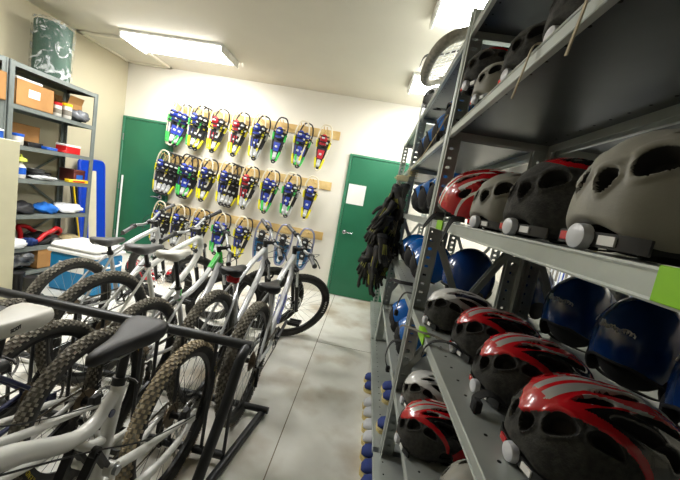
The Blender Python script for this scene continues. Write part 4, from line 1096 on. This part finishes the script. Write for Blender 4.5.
# cardboard boxes
def carton(label,x0,x1,y0,y1,z,h,lab=True,open_=True,loc=None):
    t=thing('cardboard_box',label,'box',((x0+x1)/2,(y0+y1)/2,z)); a=(x1-x0)/2;b=(y1-y0)/2;w=.004
    mb=MB(); mb.box(-a,a,-b,b,0,w).box(-a,-a+w,-b,b,0,h).box(a-w,a,-b,b,0,h).box(-a,a,-b,-b+w,0,h).box(-a,a,b-w,b,0,h); mb.build('carton',m_card,t)
    if open_:
        MB().box(a-.003,a,-b+.005,b-.005,0,.085,M=T(0,0,h)@T(a,0,0)@Ry(.35)@T(-a,0,0)).build('flap',m_card,t)
        MB().box(-a,-a+.003,-b+.005,b-.005,0,.085,M=T(0,0,h)@T(-a,0,0)@Ry(-.3)@T(a,0,0)).build('flap',m_card,t)
    else: MB().box(-a,a,-b,b,h-.003,h).build('flap',m_card,t)
    if lab: MB().box(a,a+.001,-.07,.04,h*.4,h*.72,M=T(0,0,0)).build('paper_label',m_whitep,t)
    return t
carton('cardboard box with white label on the top level of the left shelving',-3.86,-3.47,2.90,3.27,1.783,.24,open_=False)
o=MB().box(-3.80,-3.56,2.95,3.2,2.0,2.03,bev=.008).build('paper_stack',m_whitep);o.location.z=.027; tag(o,'white papers lying on the labelled cardboard box','paper stack')
carton('cardboard box at the far left frame edge on the top level',-3.86,-3.47,2.42,2.79,1.783,.25,lab=False,open_=False)
carton('small tan cardboard box with the top open, far end of the upper level',-3.85,-3.6,3.55,3.74,1.783,.20,lab=False)
carton('tan cardboard box on the bottom level of the left shelving',-3.85,-3.47,3.20,3.52,.083,.24,lab=False,open_=False)
carton('tan carton behind the jugs on the upper-middle level',-3.88,-3.70,2.95,3.35,1.403,.22,lab=False,open_=False)
def jar(label,name,x,y,z,prof,m,lid,lm,lab=None):
    t=thing(name,label,name.replace('_',' '),(x,y,z)); MB().lathe(prof,18).build('body',m,t); MB().lathe(lid,18).build('lid',lm,t)
    if lab: r_=max(p[0] for p in prof)+.001; h=prof[-1][1]; MB().lathe([(r_,h*.25),(r_,h*.65)],18).build('label_band',lab,t)
m_clearp=mat('milky_plastic',s(206,204,196),.3,amt=.1); m_redp=mat('red_plastic',s(200,26,34),.35,amt=.15); m_yelp=mat('yellow_plastic',s(238,200,20),.4,amt=.1); m_bluepl=mat('blue_plastic',s(26,92,200),.4,amt=.2)
CYL=lambda r_,h:[(0,0),(r_*.92,0),(r_,.008),(r_,h-.01),(r_*.9,h)]
jar('white jar with red lid beside the labelled cardboard box','jar',-3.52,3.35,1.783,CYL(.045,.12),m_clearp,[(.047,.115),(.047,.145),(0,.148)],m_redp,m_strapg)
jar('white jar with yellow lid next to the red-lidded jar','jar',-3.52,3.47,1.783,CYL(.045,.14),m_clearp,[(.047,.135),(.047,.165),(0,.168)],m_yelp,m_strapg)
jar('spray bottle with yellow-green top and blue label on the left shelving','spray_bottle',-3.52,3.02,1.073,[(0,0),(.04,0),(.042,.02),(.042,.11),(.016,.15),(.014,.165)],m_clearp,[(.016,.16),(.05,.175),(.045,.20),(.012,.215),(.01,.24),(0,.242)],mat('lime_plastic',s(210,220,90),.4,amt=.1),m_bluepl)
jar('blue and white tub on the upper-middle level of the left shelving','tub',-3.55,2.99,1.403,CYL(.055,.09),m_clearp,[(.058,.085),(.058,.11),(0,.112)],m_bluepl)
def blob(name,label,cat,x,y,z,rad,m,seed,extra=None,flat=True):
    rr=random.Random(seed); ph=[rr.uniform(0,6) for _ in range(6)]
    def wp(d): return 1+.16*math.sin(3*d.x+ph[0]+2*d.z)+.12*math.sin(5*d.y+ph[1])+.08*math.sin(9*d.x+7*d.y+ph[2])+.06*math.sin(13*d.z+11*d.y+ph[3])
    mb=MB(); mb.ell((0,0,rad[2]),rad,26,16,warp=wp); mb.v=[(a,b,max(c,.0)) for a,b,c in mb.v]
    o=mb.build(name,m,None,70); o.location=(x,y,z); tag(o,label,cat); return o
m_gbag=mat('grey_plastic_bag',s(120,124,130),.25,col2=s(40,42,46),nscale=9,bump=.5,bscale=18)
m_wbag=mat('white_plastic_bag',s(228,230,232),.35,nscale=9,amt=.15,bump=.4,bscale=18)
blob('plastic_bag','crumpled grey plastic bag hanging over the upper left shelf edge','bag',-3.53,3.62,1.783,(.085,.11,.065),m_gbag,2)
blob('plastic_bag','white plastic bag on the lower-middle level of the left shelving','bag',-3.56,3.60,.698,(.12,.15,.055),m_wbag,3)
blob('plastic_bag','white cloth bag on the low left shelf next to the cabinet','bag',-3.54,2.99,.343,(.11,.13,.05),m_wbag,4)
blob('plastic_bag','grey plastic bag with stuff on the bottom left shelf','bag',-3.58,3.03,.083,(.13,.15,.11),m_gbag,6)
blob('cloth','blue cloth on the lower-middle level of the left shelving','cloth',-3.56,3.35,.698,(.11,.11,.055),mat('blue_cloth',s(24,110,205),.8,amt=.3,bump=.3,bscale=30),7)
blob('soft_case','black soft case on the lower-middle level by the cabinet','case',-3.58,3.06,.698,(.12,.15,.06),mat('black_nylon',s(30,30,34),.6,amt=.3,bump=.2),8)
blob('cloth','white rag on the middle level of the left shelving','cloth',-3.54,3.28,1.073,(.10,.13,.022),m_wbag,9)
# stuff on middle shelves
t=thing('pan','black pan with a steel bowl on the middle level of the left shelving','pan',(-3.66,3.30,1.073))
MB().lathe([(0,.0),(.10,.0),(.125,.07),(.13,.07),(.128,.062),(.104,.008),(0,.008)],24).build('pan_body',m_dark,t)
MB().tube([(.0,-.12,.06),(.0,-.27,.075)],.012,8).build('pan_handle',m_dark,t)
MB().lathe([(0,.01),(.05,.012),(.075,.10),(.078,.10),(.055,.016),(0,.014)],20).build('bowl_insert',m_alu,t)
def small_box(label,x0,x1,y0,y1,z,h,m,top=None,name='small_box',band=None):
    t=thing(name,label,'box',((x0+x1)/2,(y0+y1)/2,z)); a=(x1-x0)/2;b=(y1-y0)/2
    MB().box(-a,a,-b,b,0,h*.8,bev=.004).build('box_body',m,t); MB().box(-a-.002,a+.002,-b-.002,b+.002,h*.78,h,bev=.004).build('box_lid',top or m,t)
    if band: MB().box(a,a+.0015,-b*.6,b*.6,h*.2,h*.6).build('printed_panel',band,t)
m_maroon=mat('maroon_card',s(96,40,36),.6,amt=.3)
small_box('maroon picture box at the far end of the middle level',-3.72,-3.52,3.62,3.77,1.073,.15,m_maroon,m_maroon,band=m_bluepl)
small_box('yellow packet on the front edge of the middle level',-3.52,-3.46,3.50,3.76,1.073,.035,m_yelp,m_yelp,band=m_redp)
small_box('red and white box on the upper-middle level of the left shelving',-3.64,-3.50,3.48,3.66,1.403,.10,m_redp,m_whitep)
small_box('small blue tray on the upper-middle level front edge',-3.53,-3.46,3.22,3.34,1.403,.03,m_bluepl,m_bluepl)
small_box('small red tray on the upper-middle level front edge',-3.53,-3.46,3.40,3.47,1.403,.025,m_redp,m_redp)
small_box('black case on the upper-middle level of the left shelving',-3.62,-3.54,3.10,3.25,1.403,.05,m_dark,m_dark)
# red coiled hose/straps
t=thing('harness_bundle','red and black coiled strap bundle on the low left shelf','strap bundle',(-3.63,3.35,.345))
mb=MB(); mb.tube([((.20+.02*math.sin(7*a))*math.cos(a)*.62,(.20+.02*math.cos(5*a))*math.sin(a),.10+.075*math.sin(2*a+.5)) for a in [2*PI*k/40 for k in range(41)]],.024,10); mb.build('red_loop',m_redp,t)
mb=MB(); mb.tube([(.13*math.cos(a),.15*math.sin(a),.05+.03*math.sin(3*a)) for a in [2*PI*k/30 for k in range(31)]],.026,8); mb.ell((0,0,.06),(.10,.10,.058),14,8); mb.build('black_padding',m_strap,t)
MB().lathe([(0,0),(.045,0),(.045,.06),(.02,.07),(0,.07)],16,T(.12,.05,.03)@Ry(PI/2)).build('buckle_disc',m_alu,t)
blob('cloth','dark blue cloth beside the red strap bundle on the low left shelf','cloth',-3.53,3.17,.343,(.06,.06,.045),mat('navy_cloth',s(26,56,120),.8,amt=.3),12)
blob('hat','straw-coloured hat at the far end of the low left shelf','hat',-3.58,3.66,.343,(.11,.10,.035),mat('straw',s(176,160,120),.8,amt=.3,bump=.3),13)
# tall poles behind the shelf end
for k,(y,m_,lab) in enumerate(((3.86,m_dark,'black pole leaning in the gap beside the left shelving'),(3.90,m_yelp,'yellow pole leaning in the gap beside the left shelving'))):
    o=MB().tube([(-3.60-.03*k,y,.012),(-3.84,y+.01,1.02)],.011,10).lathe([(.014,0),(.016,.03),(.011,.05)],10,T(-3.60-.03*k,y,.0)).build('pole',m_); tag(o,lab,'pole')
# blue sled boards leaning on the wall
def board(name,label,y0,y1,h,m,lean,thick=.035,dx=0.,strip=None):
    t=thing(name,label,'board',(XL+.20+dx,y0,0.004),(0,-lean,0)); w=y1-y0
    poly=[]; R_=.06
    for cx,cy,a0 in ((w-R_,R_,-PI/2),(w-R_,h-R_,0),(R_,h-R_,PI/2),(R_,R_,PI)):
        for k in range(6): a=a0+PI/2*k/5; poly.append((cx+R_*math.cos(a),cy+R_*math.sin(a)))
    M=Matrix(((0,0,1,0),(1,0,0,0),(0,1,0,0),(0,0,0,1)))
    MB().prism(poly,-thick/2,thick/2,M).build('board_panel',m,t)
    MB().tube([M@Vector((x,y,0)) for x,y in poly],thick*.62,8,closed=True).build('edge_rim',m,t)
    if strip: MB().box(thick/2,thick/2+.004,w*.3,w*.62,h*.1,h*.9).build('stripe',strip,t)
m_bsled=mat('deep_blue_plastic',s(10,62,190),.4,amt=.12)
board('sled_board','tall deep blue plastic board with pale centre stripe leaning on the left wall',3.98,4.37,1.36,m_bsled,.09,strip=m_clear)
t=thing('wall_rod','white rod leaning at the left edge of the green door','rod',(-3.70,4.55,.004))
MB().tube([(0,0,.0),(-.02,.03,1.22)],.013,10).build('rod_shaft',m_whitep,t); MB().lathe([(.016,0),(.016,.05)],10).build('rod_tip',m_dark,t)
# beige cabinet
m_beige=mat('beige_cabinet_paint',s(190,186,158),.5,amt=.05)
cy=2.42; cz=1.435
t=thing('filing_cabinet','beige metal filing cabinet at the left frame edge','cabinet',(-3.2,2.04,0))
MB().box(-.22,.235,-.47,.47,.0,cz,bev=.006).build('cabinet_body',m_beige,t)
for k in range(4):
    z=.06+k*.34; dr=MB().box(-.21,.225,-.488,-.47,z,z+.325,bev=.006).build('drawer',m_beige,t); MB().tube(smooth_path([(-.07,-.486,z+.2),(-.05,-.512,z+.2),(.05,-.512,z+.2),(.07,-.486,z+.2)],4),.006,8).build('drawer_handle',m_alu,dr)
o=MB().box(-.10,.10,-.16,.16,0,.055,bev=.012).build('white_case',m_whitep); o.location=(-3.12,2.2,cz); tag(o,'white flat box on top of the beige cabinet','box')
t=thing('helmet_on_cabinet','blue and white rounded cap lying on the beige cabinet','cap',(-3.10,2.05,cz+.056)); MB().ell((0,0,.035),(.09,.12,.045),18,10).build('cap_dome',m_snowl,t); MB().tube([(.092*math.cos(a),.122*math.sin(a),.03) for a in [2*PI*k/30 for k in range(30)]],.008,8,closed=True).build('cap_rim',m_whitep,t)
small_box('blue and white packet on the far edge of the beige cabinet',-3.12,-3.0,2.31,2.41,cz,.07,m_bluepl,m_whitep)
# cooler
m_cool=mat('cooler_blue',s(22,132,190),.4,amt=.15,nscale=4); m_coolw=mat('cooler_white',s(238,238,236),.4,amt=.04)
t=thing('cooler','blue cooler box with a white lid on the floor by the left shelving','cooler',(-2.87,3.16,0),(0,0,.0))
MB().box(-.26,.26,-.19,.19,0,.40,bev=.025).build('cooler_body',m_cool,t)
MB().box(-.275,.275,-.205,.205,.40,.44,bev=.012).box(-.265,.265,-.195,.195,.44,.505,bev=.03).build('cooler_lid',m_coolw,t)
MB().tube(smooth_path([(-.265,-.12,.33),(-.295,-.10,.30),(-.295,.10,.30),(-.265,.12,.33)],4),.011,8).tube(smooth_path([(.265,-.12,.33),(.295,-.10,.30),(.295,.10,.30),(.265,.12,.33)],4),.011,8).build('cooler_handle',m_coolw,t)
MB().box(-.14,.14,-.194,-.19,.22,.32,bev=.002).build('pale_panel',m_coolw,t)
# floor clutter beyond the bikes
def boot(label,x,y,yaw):
    t=thing('rubber_boot',label,'boot',(x,y,0),(0,0,yaw))
    mb=MB(); mb.tube(smooth_path([(-.06,0,.26),(-.06,0,.13),(-.03,0,.06),(.06,0,.045),(.15,0,.04)],5),[.055]*10+[.05]*10+[.03],12,sy=.9); mb.build('boot_upper',m_dark,t)
    MB().prism([(-.11,-.045),(.12,-.045),(.17,0),(.12,.045),(-.11,.045)],0,.03).build('boot_sole',m_rub,t)
boot('dark rubber boot on the floor in front of the blue cooler',-2.98,2.62,.2)
boot('second dark rubber boot beside the first, nearer the rack',-2.82,2.60,.35)
def helm_floor(label,x,y,yaw): 
    t=thing('bike_helmet',label,'bike helmet',(x,y,.047),(0,0,yaw)); link('helmet_shell',HM['red'],t); link('fit_cradle',RET,t); link('chin_strap',STR[0],t)
helm_floor('red and black helmet on the floor behind the leftmost bike',-2.62,3.75,.3)
helm_floor('red helmet on the floor by the left green door behind the bikes',-2.32,3.95,1.2)
helm_floor('red and black helmet on the floor nearest the white cooler',-2.90,3.95,-.4)

for o in list(bpy.data.objects):
    if o.parent is None and -3.86<o.location.x<-3.44 and 2.85<o.location.y<3.8 and .06<o.location.z<2.0: o.location.x-=.035
# ------------------------------------------------------------------ world and colour
w=bpy.data.worlds.new('world'); SC.world=w; w.use_nodes=True
w.node_tree.nodes['Background'].inputs[0].default_value=(.9,.93,1,1); w.node_tree.nodes['Background'].inputs[1].default_value=.05
SC.view_settings.view_transform='Standard'; SC.view_settings.look='None'; SC.view_settings.exposure=.95
SC.cycles.use_denoising=True; SC.cycles.max_bounces=8; SC.cycles.diffuse_bounces=5; SC.cycles.caustics_reflective=False; SC.cycles.caustics_refractive=False
SC.cycles.sample_clamp_indirect=6
